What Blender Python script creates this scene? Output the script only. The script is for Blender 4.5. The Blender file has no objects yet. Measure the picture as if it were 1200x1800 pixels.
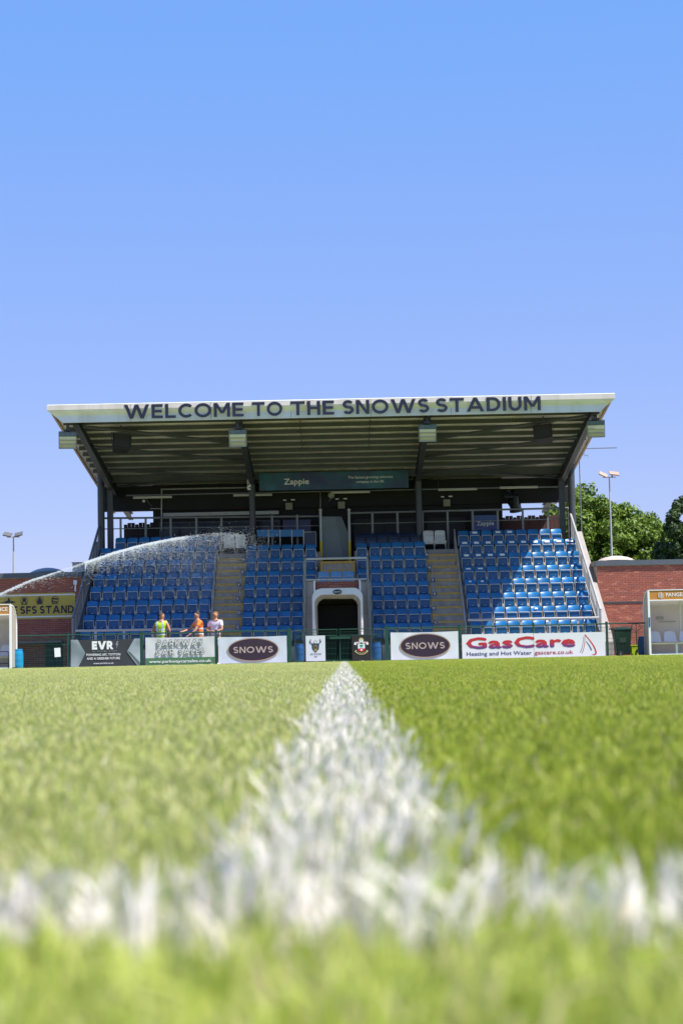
import bpy, bmesh, math, random, os
from mathutils import Vector, Matrix, Euler
random.seed(7)
R = math.radians
SC = bpy.context.scene
COL = SC.collection

# ------------------------------------------------------------------ camera, world, sun, exposure
FPX = 3120.0                      # focal length in pixels of the 1200 px wide photograph
PITCH = math.atan(259.5 / FPX)
ROLL = R(1.2)
CAMZ = 0.088
cam = bpy.data.cameras.new('camera')
cam.sensor_fit = 'HORIZONTAL'; cam.sensor_width = 24.0; cam.lens = 24.0 * FPX / 1200.0
cam.clip_start = 0.02; cam.clip_end = 3000
cam.dof.use_dof = True; cam.dof.focus_distance = 40.0; cam.dof.aperture_fstop = 10.5; cam.dof.aperture_blades = 0
co = bpy.data.objects.new('camera', cam); COL.objects.link(co)
co.matrix_world = Matrix.Translation((0, 0, CAMZ)) @ Matrix.Rotation(math.pi / 2 + PITCH, 4, 'X') @ Matrix.Rotation(-ROLL, 4, 'Z')
SC.camera = co

TX, TY = 0.575, -0.30             # sun: to the right and a little behind the camera (per metre of height)
sd = Vector((TX, TY, 1)).normalized()
SUN_EL = math.asin(sd.z)
W = bpy.data.worlds.new('World'); SC.world = W; W.use_nodes = True
nt = W.node_tree; nt.nodes.clear()
sky = nt.nodes.new('ShaderNodeTexSky'); sky.sky_type = 'NISHITA'; sky.sun_disc = False
sky.sun_elevation = SUN_EL; sky.sun_rotation = math.atan2(sd.x, sd.y)
sky.altitude = 0; sky.air_density = 1.0; sky.dust_density = 0.0; sky.ozone_density = 6.0
tcw = nt.nodes.new('ShaderNodeTexCoord'); sxw = nt.nodes.new('ShaderNodeSeparateXYZ'); crw = nt.nodes.new('ShaderNodeValToRGB')
for q, (p_, c_) in enumerate(((0.0, (2.05, 2.22, 3.75)), (0.16, (1.38, 2.05, 4.3)), (0.34, (0.86, 2.02, 4.75)), (1.0, (.6, 1.3, 3.6)))):
    e_ = crw.color_ramp.elements[q] if q < 1 else (crw.color_ramp.elements.new(p_) if q < 3 else crw.color_ramp.elements[-1])
    e_.position = p_; e_.color = (c_[0] / 5, c_[1] / 5, c_[2] / 5, 1)
nt.links.new(tcw.outputs['Generated'], sxw.inputs[0]); nt.links.new(sxw.outputs[2], crw.inputs[0])
blend = nt.nodes.new('ShaderNodeMix'); blend.data_type = 'RGBA'; blend.inputs[0].default_value = 0.75
scl5 = nt.nodes.new('ShaderNodeVectorMath'); scl5.operation = 'SCALE'; scl5.inputs[3].default_value = 5.0
nt.links.new(crw.outputs[0], scl5.inputs[0]); nt.links.new(scl5.outputs[0], blend.inputs[7])
tint = nt.nodes.new('ShaderNodeMix'); tint.data_type = 'RGBA'; tint.blend_type = 'MULTIPLY'; tint.inputs[0].default_value = 1.0
tint.inputs[7].default_value = (1.06, 0.93, 1.0, 1)
gam = nt.nodes.new('ShaderNodeGamma'); gam.inputs[1].default_value = 1.0
bg = nt.nodes.new('ShaderNodeBackground'); bg.inputs[1].default_value = 0.110
wo = nt.nodes.new('ShaderNodeOutputWorld')
nt.links.new(sky.outputs[0], gam.inputs[0]); nt.links.new(gam.outputs[0], tint.inputs[6])
nt.links.new(tint.outputs[2], blend.inputs[6]); nt.links.new(blend.outputs[2], bg.inputs[0]); nt.links.new(bg.outputs[0], wo.inputs[0])
sl = bpy.data.lights.new('sun', 'SUN'); sl.energy = 4.4; sl.angle = R(0.53); sl.color = (1.0, 0.95, 0.87)
so = bpy.data.objects.new('sun', sl); COL.objects.link(so); so.location = (20, -10, 40)
so.rotation_euler = (-sd).to_track_quat('-Z', 'Y').to_euler()
vs = SC.view_settings; vs.view_transform = 'Standard'; vs.look = 'None'; vs.gamma = 1.0; vs.use_curve_mapping = False
vs.exposure = 0.93
SC.cycles.max_bounces = 7; SC.cycles.diffuse_bounces = 4; SC.cycles.transparent_max_bounces = 12
SC.cycles.sample_clamp_indirect = 6.0

# ------------------------------------------------------------------ helpers
def P(px, py, Y):
    """Survey: the point seen at photo pixel (px, py) that stands at depth Y metres."""
    u = (px - 600) / FPX; v = (900 - py) / FPX
    a = u * math.cos(ROLL) + v * math.sin(ROLL); b = -u * math.sin(ROLL) + v * math.cos(ROLL)
    dy = math.cos(PITCH) - b * math.sin(PITCH); dz = math.sin(PITCH) + b * math.cos(PITCH)
    return Vector((a / dy * Y, Y, CAMZ + dz / dy * Y))
def PX(px, py, Y): return P(px, py, Y).x
def PZ(px, py, Y): return P(px, py, Y).z

MATS = {}
def mat(name, col, rough=0.6, metal=0.0, var=0.0, vscale=3.0, bump=0.0, bscale=40.0, trans=0.0, spec=0.5, stain=None):
    if name in MATS: return MATS[name]
    m = bpy.data.materials.new(name); m.use_nodes = True; n = m.node_tree; L = n.links
    b = n.nodes['Principled BSDF']; b.inputs['Base Color'].default_value = (*col, 1)
    b.inputs['Roughness'].default_value = rough; b.inputs['Metallic'].default_value = metal
    b.inputs['Specular IOR Level'].default_value = spec
    tc = n.nodes.new('ShaderNodeTexCoord')
    if var > 0:
        ns = n.nodes.new('ShaderNodeTexNoise'); ns.inputs['Scale'].default_value = vscale; ns.inputs['Detail'].default_value = 6
        ns.inputs['Roughness'].default_value = 0.7
        L.new(tc.outputs['Object'], ns.inputs['Vector'])
        mr = n.nodes.new('ShaderNodeMapRange'); mr.inputs[1].default_value = 0.3; mr.inputs[2].default_value = 0.7
        mr.inputs[3].default_value = 1 - var; mr.inputs[4].default_value = 1 + var
        L.new(ns.outputs[0], mr.inputs[0])
        mx = n.nodes.new('ShaderNodeMix'); mx.data_type = 'RGBA'; mx.blend_type = 'MULTIPLY'; mx.inputs[0].default_value = 1
        mx.inputs[6].default_value = (*col, 1); L.new(mr.outputs[0], mx.inputs[7])
        out = mx.outputs[2]
        if stain:
            n2 = n.nodes.new('ShaderNodeTexNoise'); n2.inputs['Scale'].default_value = vscale * 0.37; n2.inputs['Detail'].default_value = 8
            mp = n.nodes.new('ShaderNodeMapping'); mp.inputs['Scale'].default_value = (3, 3, 0.6)
            L.new(tc.outputs['Object'], mp.inputs[0]); L.new(mp.outputs[0], n2.inputs['Vector'])
            m2 = n.nodes.new('ShaderNodeMapRange'); m2.inputs[1].default_value = 0.52; m2.inputs[2].default_value = 0.72; m2.inputs[4].default_value = 0.6
            L.new(n2.outputs[0], m2.inputs[0])
            x2 = n.nodes.new('ShaderNodeMix'); x2.data_type = 'RGBA'; L.new(m2.outputs[0], x2.inputs[0]); L.new(out, x2.inputs[6])
            x2.inputs[7].default_value = (*stain, 1); out = x2.outputs[2]
        L.new(out, b.inputs['Base Color'])
    if bump > 0:
        nb = n.nodes.new('ShaderNodeTexNoise'); nb.inputs['Scale'].default_value = bscale; nb.inputs['Detail'].default_value = 4
        L.new(tc.outputs['Object'], nb.inputs['Vector'])
        bp = n.nodes.new('ShaderNodeBump'); bp.inputs['Strength'].default_value = bump; bp.inputs['Distance'].default_value = 0.01
        L.new(nb.outputs[0], bp.inputs['Height']); L.new(bp.outputs[0], b.inputs['Normal'])
    if trans > 0:
        t = n.nodes.new('ShaderNodeBsdfTranslucent'); t.inputs[0].default_value = (*col, 1)
        ms = n.nodes.new('ShaderNodeMixShader'); ms.inputs[0].default_value = trans
        o = n.nodes['Material Output']; L.new(b.outputs[0], ms.inputs[1]); L.new(t.outputs[0], ms.inputs[2]); L.new(ms.outputs[0], o.inputs[0])
    MATS[name] = m; return m

def wloc(o):
    v = Vector((0, 0, 0))
    while o is not None: v += o.location; o = o.parent
    return v
def setp(o, label=None, cat=None, group=None, kind=None):
    if label: o['label'] = label
    if cat: o['category'] = cat
    if group: o['group'] = group
    if kind: o['kind'] = kind
    return o
def thing(name, label, cat, loc=(0, 0, 0), rz=0.0, group=None):
    o = bpy.data.objects.new(name, None); COL.objects.link(o); o.empty_display_size = 0.2
    o.location = loc; o.rotation_euler = (0, 0, rz)
    return setp(o, label, cat, group)
def copy_tree(o, parent=None):
    c = o.copy(); COL.objects.link(c)
    if parent is not None: c.parent = parent
    for ch in list(o.children): copy_tree(ch, c)
    return c

FONT = None
_tc = {}
def _rawtext(s, bold, spacing):
    bold = 0.0
    key = (s, bold, spacing)
    if key in _tc: return _tc[key]
    c = bpy.data.curves.new('t', 'FONT'); c.body = s; c.size = 1; c.offset = bold; c.resolution_u = 2; c.space_character = spacing
    if FONT: c.font = FONT
    o = bpy.data.objects.new('t', c); COL.objects.link(o)
    dg = bpy.context.evaluated_depsgraph_get(); m = o.evaluated_get(dg).to_mesh()
    vs_ = [(v.co.x, v.co.y) for v in m.vertices]; fs = [tuple(p.vertices) for p in m.polygons]
    bpy.data.objects.remove(o); bpy.data.curves.remove(c)
    _tc[key] = (vs_, fs); return _tc[key]
_cap = {}
def cap(bold):
    if bold not in _cap:
        v, f = _rawtext('H', bold, 1.0); ys = [p[1] for p in v]; _cap[bold] = (max(ys) - min(ys), min(ys))
    return _cap[bold]

def arcpoly(cx, cz, rx, rz, a0, a1, w, n=16):
    out = []
    for k in range(n):
        q = [math.radians(a0 + (a1 - a0) * (k + d) / n) for d in (0, 1)]
        out.append([(cx + rx * math.cos(q[0]), cz + rz * math.sin(q[0])), (cx + rx * math.cos(q[1]), cz + rz * math.sin(q[1])), (cx + (rx - w) * math.cos(q[1]), cz + (rz - w) * math.sin(q[1])), (cx + (rx - w) * math.cos(q[0]), cz + (rz - w) * math.sin(q[0]))])
    return out
def glyph(ch, w):
    """geometric capitals drawn stroke by stroke; capital height 1; list of layers of convex polygons"""
    wh = w * .92; wd = w * 1.12
    def v(x, a=0., b=1.): return [[(x, a), (x + w, a), (x + w, b), (x, b)]]
    def h(z, a, b): return [[(a, z), (b, z), (b, z + wh), (a, z + wh)]]
    def p(x0, x1, z0=0., z1=1.): return [[(x0, z0), (x0 + wd, z0), (x1 + wd, z1), (x1, z1)]]
    mid = .5 - wh / 2
    G = {'W': [p(.36, 0), p(.36, .70), p(1.06, .70), p(1.06, 1.42)], 'E': [v(0), h(0, 0, .74), h(mid, 0, .68), h(1 - wh, 0, .73)], 'L': [v(0), h(0, 0, .70)],
         'F': [v(0), h(mid - .06, 0, .66), h(1 - wh, 0, .72)], 'C': [arcpoly(.53, .5, .53, .51, 44, 316, w)], 'O': [arcpoly(.56, .5, .56, .51, 0, 360, w, 26)],
         'M': [v(0), v(.86), p(.43, 0, .26), p(.43, .86 + w - wd, .26)], 'T': [v(.45 - w / 2, 0, 1), h(1 - wh, 0, .90)], 'H': [v(0), v(.84 - w), h(mid, 0, .84)],
         'S': [arcpoly(.37, .5 + .255 - wh / 4, .36, .255 + wh / 4, 28, 270, w), arcpoly(.38, .255 + wh / 4, .37, .255 + wh / 4, 90, -152, w)],
         'N': [v(0), v(.88 - w), p(.88 - wd, 0)], 'A': [p(0, .45), p(.90, .45), h(.20, .2, .9)], 'D': [v(0), h(0, 0, .42), h(1 - wh, 0, .42), arcpoly(.42, .5, .47, .5, -90, 90, w)],
         'I': [v(0)], 'U': [v(0, .40), v(.84 - w, .40), arcpoly(.42, .42, .42, .43, 180, 360, w)], 'V': [p(.40, 0), p(.40, .82)],
         'P': [v(0), h(1 - wh, 0, .42), h(.30, 0, .42), arcpoly(.42, .65, .36, .35, -90, 90, w)], 'R': [v(0), h(1 - wh, 0, .42), h(.30, 0, .42), arcpoly(.42, .65, .36, .35, -90, 90, w), p(.58, .34, 0, .36)],
         'K': [v(0), p(.08, .62, .28, 1), p(.66, .30, 0, .56)], 'Y': [v(.41 - w / 2, 0, .45), p(.40 - wd / 2, 0, .40), p(.42 - wd / 2, .82 - wd + .02, .40)]}
    return G.get(ch)
def gwidth(ch, w):
    g = glyph(ch, w); xs = [q[0] for l in g for pl in l for q in pl]; return min(xs), max(xs)
class MB:
    def glyph(s, ch, x, y, z, h, kx, w=.2, thick=0.0):
        a, c = gwidth(ch, w)
        for li, layer in enumerate(glyph(ch, w)):
            yy = y - .0009 * li
            for pl in layer:
                pts = [(x + (q[0] - a) * kx, z + q[1] * h) for q in pl]
                if thick: s.prismy(pts, yy, yy + thick)
                else: s.flat(pts, yy)
        return x + (c - a) * kx
    def caps(s, t, cx, y, z, h, w, wt=.2, gap=.13, sp=.45, thick=0.0, inset=0.0):
        tot = 0; n = 0
        for ch in t:
            if ch == ' ': tot += sp - gap; continue
            a, c = gwidth(ch, wt); tot += c - a + gap
        tot -= gap; k = w / tot; x = cx - w / 2
        for ch in t:
            if ch == ' ': x += (sp - gap) * k; continue
            if inset:
                a, c = gwidth(ch, wt); a2, c2 = gwidth(ch, wt - 2 * inset); full = (c - a) * k; ins = inset * h
                s.glyph(ch, x + ins, y, z + ins, h - 2 * ins, (full - 2 * ins) / (c2 - a2), wt - 2 * inset, thick); x += full + gap * k
            else: x = s.glyph(ch, x, y, z, h, k, wt, thick) + gap * k
        return s
    def __init__(s): s.v = []; s.f = []
    def quadgrid(s, fn, nu, nv):
        o = len(s.v)
        for j in range(nv + 1):
            for i in range(nu + 1): s.v.append(tuple(fn(i / nu, j / nv)))
        for j in range(nv):
            for i in range(nu):
                a = o + j * (nu + 1) + i; s.f.append((a, a + 1, a + nu + 2, a + nu + 1))
        return s
    def box(s, c, d, rot=None):
        o = len(s.v); c = Vector(c)
        for z in (-.5, .5):
            for y in (-.5, .5):
                for x in (-.5, .5):
                    p = Vector((x * d[0], y * d[1], z * d[2]))
                    if rot is not None: p = rot @ p
                    s.v.append(tuple(c + p))
        for f in ((0, 2, 3, 1), (4, 5, 7, 6), (0, 1, 5, 4), (2, 6, 7, 3), (0, 4, 6, 2), (1, 3, 7, 5)):
            s.f.append(tuple(o + i for i in f))
        return s
    def bx(s, x0, x1, y0, y1, z0, z1):
        return s.box(((x0 + x1) / 2, (y0 + y1) / 2, (z0 + z1) / 2), (abs(x1 - x0), abs(y1 - y0), abs(z1 - z0)))
    def tube(s, pts, r, n=6, caps=True):
        pts = [Vector(p) for p in pts]; rings = []
        for i, p in enumerate(pts):
            if i == 0: d = pts[1] - pts[0]
            elif i == len(pts) - 1: d = pts[-1] - pts[-2]
            else: d = (pts[i + 1] - p).normalized() + (p - pts[i - 1]).normalized()
            d.normalize()
            up = Vector((0, 0, 1)) if abs(d.z) < 0.9 else Vector((0, 1, 0))
            a = d.cross(up).normalized(); b = a.cross(d).normalized()
            rr = r[i] if isinstance(r, (list, tuple)) else r
            o = len(s.v)
            for k in range(n):
                t = 2 * math.pi * (k + .5) / n
                s.v.append(tuple(p + a * math.cos(t) * rr + b * math.sin(t) * rr))
            rings.append(o)
        for q in range(len(rings) - 1):
            for k in range(n):
                k2 = (k + 1) % n; s.f.append((rings[q] + k, rings[q] + k2, rings[q + 1] + k2, rings[q + 1] + k))
        if caps:
            s.f.append(tuple(rings[0] + k for k in range(n))[::-1]); s.f.append(tuple(rings[-1] + k for k in range(n)))
        return s
    def bar(s, a, b, w, h):
        """rectangular bar from a to b: w across, h in height"""
        a = Vector(a); b = Vector(b); d = b - a; L = d.length
        rot = d.to_track_quat('Y', 'Z').to_matrix()
        return s.box((a + b) / 2, (w, L, h), rot)
    def lathe(s, prof, c=(0, 0, 0), n=16, axis='Z', closed=True):
        c = Vector(c); o = len(s.v)
        for r, z in prof:
            for k in range(n):
                t = 2 * math.pi * k / n
                p = Vector((r * math.cos(t), r * math.sin(t), z)) if axis == 'Z' else (Vector((r * math.cos(t), z, r * math.sin(t))) if axis == 'Y' else Vector((z, r * math.cos(t), r * math.sin(t))))
                s.v.append(tuple(c + p))
        for j in range(len(prof) - 1):
            for k in range(n):
                k2 = (k + 1) % n; s.f.append((o + j * n + k, o + j * n + k2, o + (j + 1) * n + k2, o + (j + 1) * n + k))
        if closed:
            s.f.append(tuple(o + k for k in range(n))[::-1]); s.f.append(tuple(o + (len(prof) - 1) * n + k for k in range(n)))
        return s
    def prismx(s, yz, x0, x1):
        o = len(s.v); n = len(yz)
        for x in (x0, x1):
            for y, z in yz: s.v.append((x, y, z))
        s.f.append(tuple(range(o, o + n))); s.f.append(tuple(range(o + 2 * n - 1, o + n - 1, -1)))
        for k in range(n):
            k2 = (k + 1) % n; s.f.append((o + k, o + n + k, o + n + k2, o + k2))
        return s
    def prismy(s, xz, y0, y1):
        o = len(s.v); n = len(xz)
        for y in (y0, y1):
            for x, z in xz: s.v.append((x, y, z))
        s.f.append(tuple(range(o, o + n))); s.f.append(tuple(range(o + 2 * n - 1, o + n - 1, -1)))
        for k in range(n):
            k2 = (k + 1) % n; s.f.append((o + k, o + n + k, o + n + k2, o + k2))
        return s
    def flat(s, xz, y):
        o = len(s.v)
        for x, z in xz: s.v.append((x, y, z))
        s.f.append(tuple(range(o, o + len(xz)))); return s
    def ring(s, cx, cz, rx, rz, w, y, n=28):
        o = len(s.v)
        for k in range(n):
            t = 2 * math.pi * k / n
            s.v.append((cx + rx * math.cos(t), y, cz + rz * math.sin(t))); s.v.append((cx + (rx - w) * math.cos(t), y, cz + (rz - w) * math.sin(t)))
        for k in range(n):
            a = o + 2 * k; b = o + 2 * ((k + 1) % n); s.f.append((a, a + 1, b + 1, b))
        return s
    def ell(s, cx, cz, rx, rz, y, n=28):
        return s.flat([(cx + rx * math.cos(2 * math.pi * k / n), cz + rz * math.sin(2 * math.pi * k / n)) for k in range(n)], y)
    def text(s, t, cx, y, z, h, w=None, bold=0.02, spacing=1.0, align='C', thick=0.0, curve=None):
        """flat letters in the XZ plane; z = baseline, h = capital height, w = total width"""
        vv, ff = _rawtext(t, bold, spacing)
        if not vv: return s
        ch, cb = cap(bold); k = h / ch
        x0 = min(p[0] for p in vv); x1 = max(p[0] for p in vv)
        kx = w / (x1 - x0) if w else k
        off = {'C': (x0 + x1) / 2, 'L': x0, 'R': x1}[align]
        o = len(s.v)
        bd = abs(bold) * h * 1.0; kx = (w - 2 * bd) / (x1 - x0) if w else k
        sh = [(0, 0)] if bold <= 0 else [(-bd, 0), (bd, 0), (0, bd * .8), (0, -bd * .8), (0, 0)]
        for q, (sx_, sz_) in enumerate(sh):
            o = len(s.v)
            for p in vv: s.v.append((cx + (p[0] - off) * kx + sx_ + (bd if align == 'L' else 0), y - q * .0006, z + (p[1] - cb) * k + sz_ + (curve(p[0]) if curve else 0)))
            for f in ff: s.f.append(tuple(o + i for i in f))
        if thick:
            o2 = len(s.v)
            for i in range(o, o2):
                q = s.v[i]; s.v.append((q[0], q[1] + thick, q[2]))
            ec = {}
            for f in ff:
                for a, b in zip(f, f[1:] + f[:1]): ec[(min(a, b), max(a, b))] = ec.get((min(a, b), max(a, b)), 0) + 1
            for (a, b), c in ec.items():
                if c == 1: s.f.append((o + a, o + b, o2 + b, o2 + a))
        return s
    def mesh(s, name, m=None, org=(0, 0, 0), smooth=False):
        me = bpy.data.meshes.new(name); ox, oy, oz = org
        me.from_pydata([(a - ox, b - oy, c - oz) for a, b, c in s.v], [], s.f)
        if m: me.materials.append(m)
        if smooth: me.polygons.foreach_set('use_smooth', [True] * len(me.polygons))
        me.update(); return me
    def build(s, name, m, parent=None, smooth=False, local=False, label=None, kind=None, bevel=0):
        org = (0, 0, 0) if (local or parent is None) else wloc(parent)
        me = s.mesh(name, m, org, smooth)
        if bevel:
            b = bmesh.new(); b.from_mesh(me); bmesh.ops.remove_doubles(b, verts=b.verts, dist=1e-5)
            bmesh.ops.bevel(b, geom=b.edges, offset=bevel, segments=2, affect='EDGES', profile=0.5); b.to_mesh(me); b.free()
        if smooth:
            try: me.set_sharp_from_angle(angle=R(40))
            except Exception: pass
        o = bpy.data.objects.new(name, me); COL.objects.link(o)
        if parent is not None: o.parent = parent
        return setp(o, label, None, None, kind)

# ------------------------------------------------------------------ materials
M = dict(
    steel=mat('dark_steel', (0.060, 0.066, 0.074), 0.45, 0.2, var=0.15, vscale=2),
    galv=mat('galvanised', (0.19, 0.20, 0.21), 0.5, 0.3, var=0.2, vscale=6),
    galvl=mat('galvanised_light', (0.42, 0.42, 0.42), 0.5, 0.2, var=0.12, vscale=6),
    sheet=mat('roof_sheet', (0.70, 0.67, 0.655), 0.5, 0.0, var=0.18, vscale=1.2, stain=(0.5, 0.40, 0.28)),
    fascia=mat('fascia_white', (0.68, 0.71, 0.76), 0.4, var=0.06, vscale=1.5, stain=(0.5, 0.48, 0.42)),
    gutter=mat('gutter_white', (0.62, 0.57, 0.55), 0.5, var=0.1, vscale=1.5, stain=(0.4, 0.36, 0.3)),
    navy=mat('navy_letter', (0.008, 0.011, 0.035), 0.5),
    black=mat('black_cladding', (0.0045, 0.0045, 0.005), 0.7, var=0.3, vscale=1.5),
    conc=mat('concrete', (0.36, 0.33, 0.29), 0.85, var=0.2, vscale=2.5, bump=0.3, bscale=30),
    concw=mat('concrete_wall', (0.33, 0.30, 0.28), 0.85, var=0.15, vscale=1.5, bump=0.25, bscale=30, stain=(0.3, 0.27, 0.23)),
    tread=mat('stair_tread', (0.36, 0.31, 0.26), 0.85, var=0.25, vscale=4, bump=0.3, bscale=30, stain=(0.18, 0.16, 0.14)),
    nose=mat('nosing_yellow', (0.50, 0.31, 0.07), 0.7, var=0.25, vscale=6),
    yel=mat('post_yellow', (0.62, 0.46, 0.02), 0.5, var=0.1, vscale=5),
    green=mat('fence_green', (0.010, 0.060, 0.040), 0.35, var=0.15, vscale=5),
    white=mat('white_paint', (0.78, 0.79, 0.81), 0.45, var=0.04, vscale=3),
    print_white=mat('print_white', (0.78, 0.78, 0.80), 0.6),
    glass=mat('dark_glass', (0.012, 0.02, 0.022), 0.12, spec=0.3),
    frame=mat('seat_frame', (0.62, 0.57, 0.50), 0.45, 0.0, var=0.15, vscale=20),
    lens=mat('lamp_lens', (0.62, 0.60, 0.42), 0.3, var=0.05),
    rubber=mat('rubber', (0.02, 0.02, 0.022), 0.8),
)

def shader_seat(name, col):
    m = mat(name, col, 0.36, var=0.10, vscale=14, bump=0.08, bscale=120)
    n = m.node_tree; L = n.links; b = n.nodes['Principled BSDF']
    src = b.inputs['Base Color'].links[0].from_socket
    oi = n.nodes.new('ShaderNodeObjectInfo'); mr = n.nodes.new('ShaderNodeMapRange'); mr.inputs[3].default_value = 0.82; mr.inputs[4].default_value = 1.18
    L.new(oi.outputs['Random'], mr.inputs[0])
    mx = n.nodes.new('ShaderNodeMix'); mx.data_type = 'RGBA'; mx.blend_type = 'MULTIPLY'; mx.inputs[0].default_value = 1
    L.new(src, mx.inputs[6]); L.new(mr.outputs[0], mx.inputs[7]); L.new(mx.outputs[2], b.inputs['Base Color'])
    return m
M['seat'] = shader_seat('seat_blue', (0.010, 0.145, 0.37))
M['seatpan'] = shader_seat('seat_pan_blue', (0.006, 0.085, 0.24))
M['seat_faded'] = shader_seat('seat_faded_blue', (0.13, 0.30, 0.52))
M['seat_white'] = shader_seat('seat_white_plastic', (0.62, 0.62, 0.62))
M['seat_dark'] = shader_seat('seat_shade_blue', (0.006, 0.02, 0.07))  # seat blue darkened to imitate deep shade at the rear

def brick_mat(name, a, b2, c3):
    m = bpy.data.materials.new(name); m.use_nodes = True; n = m.node_tree; L = n.links; b = n.nodes['Principled BSDF']
    b.inputs['Roughness'].default_value = 0.9
    g = n.nodes.new('ShaderNodeNewGeometry'); oi = n.nodes.new('ShaderNodeObjectInfo')
    ad = n.nodes.new('ShaderNodeMath'); ad.operation = 'ADD'; fr = n.nodes.new('ShaderNodeMath'); fr.operation = 'FRACT'
    L.new(g.outputs['Random Per Island'], ad.inputs[0]); L.new(oi.outputs['Random'], ad.inputs[1]); L.new(ad.outputs[0], fr.inputs[0])
    cr = n.nodes.new('ShaderNodeValToRGB'); cr.color_ramp.elements[0].color = (*a, 1); cr.color_ramp.elements[1].color = (*b2, 1)
    e = cr.color_ramp.elements.new(0.8); e.color = (*c3, 1); cr.color_ramp.elements[-1].position = 1.0
    L.new(fr.outputs[0], cr.inputs[0])
    tc = n.nodes.new('ShaderNodeTexCoord'); ns = n.nodes.new('ShaderNodeTexNoise'); ns.inputs['Scale'].default_value = 30; ns.inputs['Detail'].default_value = 5
    L.new(tc.outputs['Object'], ns.inputs['Vector'])
    mr = n.nodes.new('ShaderNodeMapRange'); mr.inputs[3].default_value = 0.65; mr.inputs[4].default_value = 1.35; L.new(ns.outputs[0], mr.inputs[0])
    mx = n.nodes.new('ShaderNodeMix'); mx.data_type = 'RGBA'; mx.blend_type = 'MULTIPLY'; mx.inputs[0].default_value = 1
    L.new(cr.outputs[0], mx.inputs[6]); L.new(mr.outputs[0], mx.inputs[7]); L.new(mx.outputs[2], b.inputs['Base Color'])
    bp = n.nodes.new('ShaderNodeBump'); bp.inputs['Strength'].default_value = 0.5; bp.inputs['Distance'].default_value = 0.01
    L.new(ns.outputs[0], bp.inputs['Height']); L.new(bp.outputs[0], b.inputs['Normal'])
    return m
M['brick'] = brick_mat('red_brick', (0.38, 0.115, 0.07), (0.48, 0.18, 0.115), (0.29, 0.095, 0.075))
M['mortar'] = mat('mortar', (0.60, 0.46, 0.36), 0.95, var=0.15, vscale=20)

# ------------------------------------------------------------------ ground
def ground_mat():
    m = bpy.data.materials.new('pitch_turf'); m.use_nodes = True; n = m.node_tree; L = n.links; b = n.nodes['Principled BSDF']
    b.inputs['Roughness'].default_value = 0.9; b.inputs['Specular IOR Level'].default_value = 0.15
    tc = n.nodes.new('ShaderNodeTexCoord'); sx = n.nodes.new('ShaderNodeSeparateXYZ'); L.new(tc.outputs['Object'], sx.inputs[0])
    mr = n.nodes.new('ShaderNodeMapRange'); mr.inputs[1].default_value = -0.06; mr.inputs[2].default_value = 0.06
    L.new(sx.outputs[0], mr.inputs[0])
    my = n.nodes.new('ShaderNodeMath'); my.operation = 'GREATER_THAN'; my.inputs[1].default_value = 62.2; L.new(sx.outputs[1], my.inputs[0])
    mm = n.nodes.new('ShaderNodeMath'); mm.operation = 'MAXIMUM'; L.new(mr.outputs[0], mm.inputs[0]); L.new(my.outputs[0], mm.inputs[1])
    mx = n.nodes.new('ShaderNodeMix'); mx.data_type = 'RGBA'; mx.inputs[6].default_value = (0.26, 0.28, 0.10, 1); mx.inputs[7].default_value = (0.18, 0.23, 0.025, 1)  # mowing stripes: brightness from blade direction painted as two base colours
    L.new(mm.outputs[0], mx.inputs[0])
    ns = n.nodes.new('ShaderNodeTexNoise'); ns.inputs['Scale'].default_value = 8; ns.inputs['Detail'].default_value = 10; L.new(tc.outputs['Object'], ns.inputs['Vector'])
    r2 = n.nodes.new('ShaderNodeMapRange'); r2.inputs[1].default_value = .3; r2.inputs[2].default_value = .7; r2.inputs[3].default_value = .6; r2.inputs[4].default_value = 1.35
    L.new(ns.outputs[0], r2.inputs[0])
    m3 = n.nodes.new('ShaderNodeMix'); m3.data_type = 'RGBA'; m3.blend_type = 'MULTIPLY'; m3.inputs[0].default_value = 1
    L.new(mx.outputs[2], m3.inputs[6]); L.new(r2.outputs[0], m3.inputs[7]); L.new(m3.outputs[2], b.inputs['Base Color'])
    return m
MB().quadgrid(lambda u, v: (-700 + 1400 * u, -300 + 1500 * v, -0.08), 4, 4).build('ground', mat('ground_soil', (0.13, 0.15, 0.06), 0.95, var=0.3, vscale=0.3), kind='structure')
MB().bx(-46, 46, -3, 64.55, -0.06, 0.0).build('pitch', ground_mat(), kind='structure')
MB().bx(-46, 46, 64.56, 100, -0.07, -0.02).build('pavement', mat('tarmac_pale', (0.33, 0.29, 0.24), 0.9, var=0.2, vscale=3, bump=0.3, bscale=60), kind='structure')
MB().bx(-46, 46, 64.56, 64.72, -0.06, 0.015).build('kerb', M['conc'], kind='structure')

# ------------------------------------------------------------------ grandstand
X0, X1 = -10.6, 10.0              # roof ends
YF, YB = 64.8, 82.5               # roof front and back
def roofz(y): return 9.40 - 0.127 * (y - YF)     # underside of the sheets
gs = thing('grandstand', 'long football grandstand with dark steel frame, sloping cantilever roof and white lettered fascia', 'grandstand', (-0.27, 67.4, 0))

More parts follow.
